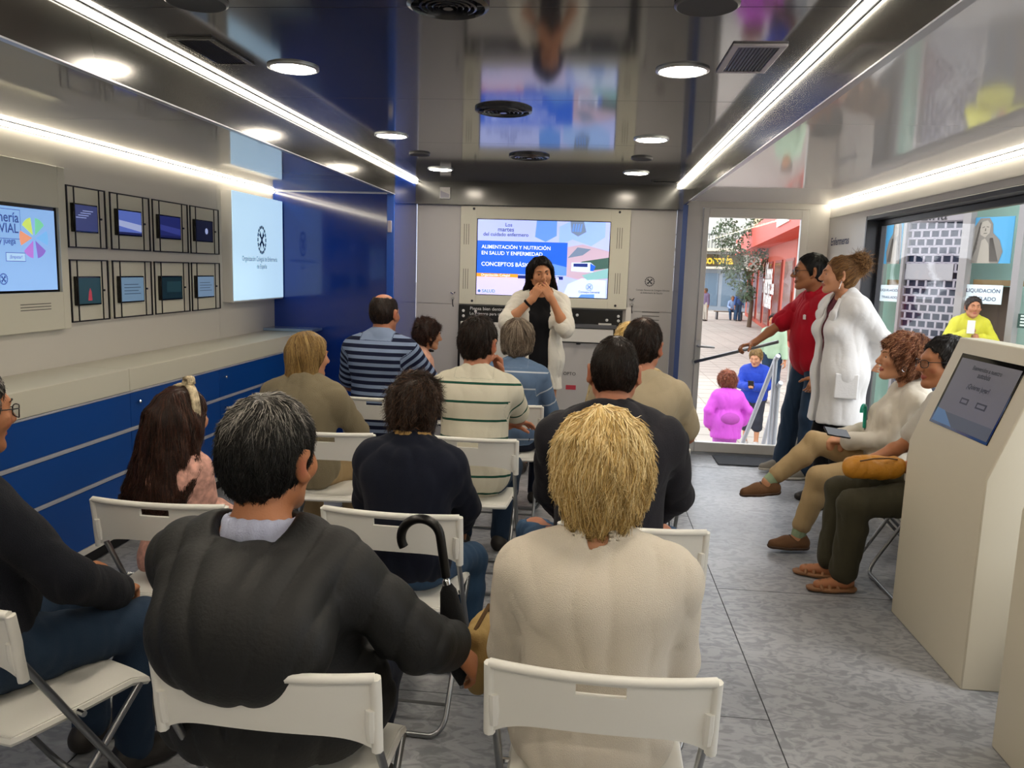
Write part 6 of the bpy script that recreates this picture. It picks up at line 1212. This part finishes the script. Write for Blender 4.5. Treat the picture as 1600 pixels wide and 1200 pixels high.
F = hair_cap(b, .014, amp=.004); hair_obj(b, F, hm_dkbl, o, crown_flow(b), 900, .05, .007, None, r0=.0018, lift=.006, seed=43)
ph = rot((0, 0, 1), 160*D2R)@V(0, .335, .90)+p*V(1, 1, 0)+V(0, 0, GZ); tag(MB().obox(ph, (.038, .005, .072), rot((0, 0, 1), 160*D2R)@rot((1, 0, 0), -.6)).build('mobile_phone', M_blackgl, bevel=.002), 'black phone held by the child in blue jacket outside', 'phone')
def passer(label, x, Y, H, rz, top, tm, bot, hm, sit=False, arms=None, seed=1, z=GZ):
    p = G(x, Y); b = Body(H=H, sit=sit, arms=arms, hs=1.05); o = person(label, b, SK('tan', '#a9714f'), (p[0], p[1]), rz, z, .012, eyes=False); dress(b, o, b.top(t=.02, bulge=.01), tm, top, .012, b.pants(t=.02), bot); hair_obj(b, hair_cap(b, .015), hm, o, crown_flow(b), 500, .05, .010, None, r0=.0025, lift=.005, seed=seed); return o, b
passer('person with pale trousers standing far outside at the left door edge', 1106, 42, 1.72, 120, 'jacket', cloth('mauve jacket', '#6f5f7a'), cloth('pale trousers', '#b5aea2'), hm_grey)
passer('person in blue standing by the bench far outside', 1157, 43, 1.70, 200, 'jacket', cloth('mid blue jacket', '#3f5f98'), denim, hm_brown)
passer('person in white and blue sitting on the far bench', 1147, 44.0, 1.65, 180, 'shirt', cloth('pale blue shirt', '#8fa5c8'), denim, hm_grey, sit=True)
passer('passer-by in pale green top behind the man in red', 1217, 15, 1.68, 150, 'top', cloth('pale green top', '#9db49a'), denim_dk, hm_brown)
s = sz(1527, 480)[0]+.10; p = B_(s, GZ, .30); dstep = .66; tag(MB().obox(B_(s, GZ+dstep/2, .34), (.55, .25, dstep/2), np.stack([fr, -fn, up], 1)).build('doorstep', al, bevel=.01), 'pale doorstep under the person in yellow jacket', 'step'); q = MB(); slab(q, s-.42, s+.12, GZ, sz(1500, 446)[1], -.3, .05); q.build('shop_door', mat('brown shop door', '#5a4a3c', .6), t); b = Body(H=1.52, sit=False, w=.98, d=1.0, hs=.98, arms={'R': dict(w=(.09, .22, 1.09), hint=(.8, -.4, -.6), curl=.8, hd=(-.5, .4, .7)), 'L': dict(w=(-.10, .20, 1.05), hint=(-.8, -.4, -.6), curl=.8, hd=(.8, .4, .2))})
o = person('person in bright yellow jacket standing before the opposite shop', b, SK('tan', '#a9714f'), (p[0], p[1]), 170, GZ+dstep, .008, brow=mat('dark brow', '#1c120c', .8)); dress(b, o, b.top(t=.026, bulge=.014, hem=-.16, amp=.007, seed=44), cloth('bright yellow nylon', '#bdb832', .6), 'jacket', .009, b.pants(), denim_dk); hair_obj(b, hair_cap(b, .012), hm_brown, o, crown_flow(b), 700, .04, .008, None, r0=.002, lift=.004, seed=45)
ph = rot((0, 0, 1), 170*D2R)@V(.06, .31, 1.19)+V(p[0], p[1], GZ+dstep); tag(MB().obox(ph, (.04, .005, .075), rot((0, 0, 1), 170*D2R)).build('mobile_phone', M_white, bevel=.002), 'white phone held by the person in yellow jacket', 'phone')
# ---------------------------------------------------------------- things in hands and on the floor
def crook(label, top, d, L, rad, mtl, bend, w=.011, canopy=None, cm=None, hook=.75):
    """umbrella: top of shaft, shaft direction d (down), crook opening towards bend"""
    d, bd = nrm(d), nrm(np.asarray(bend)-nrm(d)*np.dot(bend, nrm(d))); top = np.asarray(top, float); t = thing('umbrella', label, 'umbrella', tuple(top+d*L)); P = [top+bd*rad*(1-math.cos(a))-d*rad*math.sin(a) for a in np.linspace(math.pi*(.5+hook), 0, 22)]
    P = P+[top+d*.05, top+d*.11]; MB().tube(P, w, 12).build('handle', mtl, t); MB().tube([top+d*.10, top+d*L], .006, 10).build('shaft', M_steel, t)
    if canopy:
        q = MB(); prof = [(.012, .13), (.022, .15), (.030, .20), (.037, L*.6), (.036, L*.75), (.024, L*.9), (.006, L-.01)]; q.lathe(prof, top, d, 24); o = q.build('canopy', cm, t); o.modifiers.new('pleats', 'DISPLACE'); tx_ = bpy.data.textures.new('pleat', 'CLOUDS'); tx_.noise_scale = .03; o.modifiers['pleats'].texture = tx_; o.modifiers['pleats'].strength = .012
        MB().lathe([(.0075, .115), (.011, .12), (.011, .16), (.0075, .165)], top, d, 16).build('ferrule', M_chrome, t)
    return t
FF = lambda x, y, Y: onY(x, y, Y)
a, e = FF(688, 838, 1.92), FF(712, 1008, 1.92); crook('black umbrella with crook handle in the hand of grey-haired man', a, e-a, .42, .052, mat('black rubber handle', '#0c0c0d', .3), V(-1, 0, .1), .0125, True, cloth('black umbrella cloth', '#0e0f11', .7), .62)
a, e = FF(862, 596, 5.1), FF(866, 700, 5.1); crook('white crook-handled umbrella before woman in blue stripes', a, e-a, .62, .050, mat('cream handle', '#cfc8ba', .3), V(-1, 0, 0), .012, True, cloth('navy umbrella cloth', '#1a2135', .7), .55)
a, e = FF(1352, 640, 4.72), FF(1350, 700, 4.72); crook('umbrella with turquoise crook handle beside white sweater woman', a+V(0, 0, 0), V(.05, .05, -1), .62, .032, mat('turquoise handle', '#1f9a86', .3), V(-.6, -.8, 0), .010, True, cloth('dark green umbrella cloth', '#1f3b36', .7), .55)
# tan bag on the grey-haired man's knee
c = onY(744, 1004, 2.06); F = Field(); F.el(c+V(.01, .03, -.06), (.050, .085, .105), None, .02); F.rc(c+V(.0, -.02, .03), c+V(.02, .10, .03), .03, .03, .03); F.disp = folds(.005, 12, 5); bg_ = thing('shoulder_bag', 'small tan bag under the hand of grey-haired man', 'bag', tuple(c-V(0, 0, .16))); field_obj('body', F, .005, cloth('tan canvas', '#a58a58'), bg_, world=True)
MB().tube([c+V(0, -.03, .05), c+V(.03, .03, .10), c+V(.02, .10, .05)], .006, 8).build('strap', cloth('brown strap', '#5a452c'), bg_)
# mustard bag on olive trousers
Rz = lambda p, loc, rz: rot((0, 0, 1), rz*D2R)@V(*p)+V(*loc)
c = onY(1362, 728, 3.98); bg_ = thing('handbag', 'mustard yellow leather bag on the olive trousers', 'bag', tuple(c-V(0, 0, .06))); F = Field(); F.el(c+V(.0, 0, -.005), (.13, .08, .055), rot((0, 1, 0), .15), .02); F.rc(c+V(-.10, -.02, -.02), c+V(.10, -.02, .01), .045, .05, .03); F.disp = folds(.006, 12, 6); field_obj('body', F, .005, mat('mustard leather', '#b57a1c', .5, bump=(90, .2)), bg_, world=True)
MB().tube([c+V(-.08, -.06, .035), c+V(-.02, -.078, .055), c+V(.05, -.076, .060), c+V(.10, -.05, .05)], .004, 6).build('zip', mat('brown zip', '#5a3a12', .5), bg_)
# dotted bag on the floor between the two
c = onZ(1283, 826, 0)+V(.14, .0, 0); bg_ = thing('tote_bag', 'dark spotted tote bag on the floor between seated women', 'bag', tuple(c)); F = Field(); F.bx(c+V(0, 0, .155), (.075, .13, .15), None, .04, .02); F.disp = folds(.012, 14, 7); field_obj('body', F, .007, mat('black white dots', '#17141a', .7, noise=(70, 2.2)), bg_, world=True)
MB().tube([c+V(0, -.08, .28), c+V(-.02, -.05, .40), c+V(-.02, .05, .40), c+V(0, .08, .28)], .008, 8).build('handle', black_c, bg_)
# phone in the sweater woman's hands
c = onY(1308, 676, 4.50); tag(MB().obox(c, (.070, .036, .005), rot((0, 0, 1), .2)@rot((0, 1, 0), .15)@rot((1, 0, 0), .5)).build('mobile_phone', M_blackgl, bevel=.003), 'dark phone in the hands of white sweater woman', 'phone')
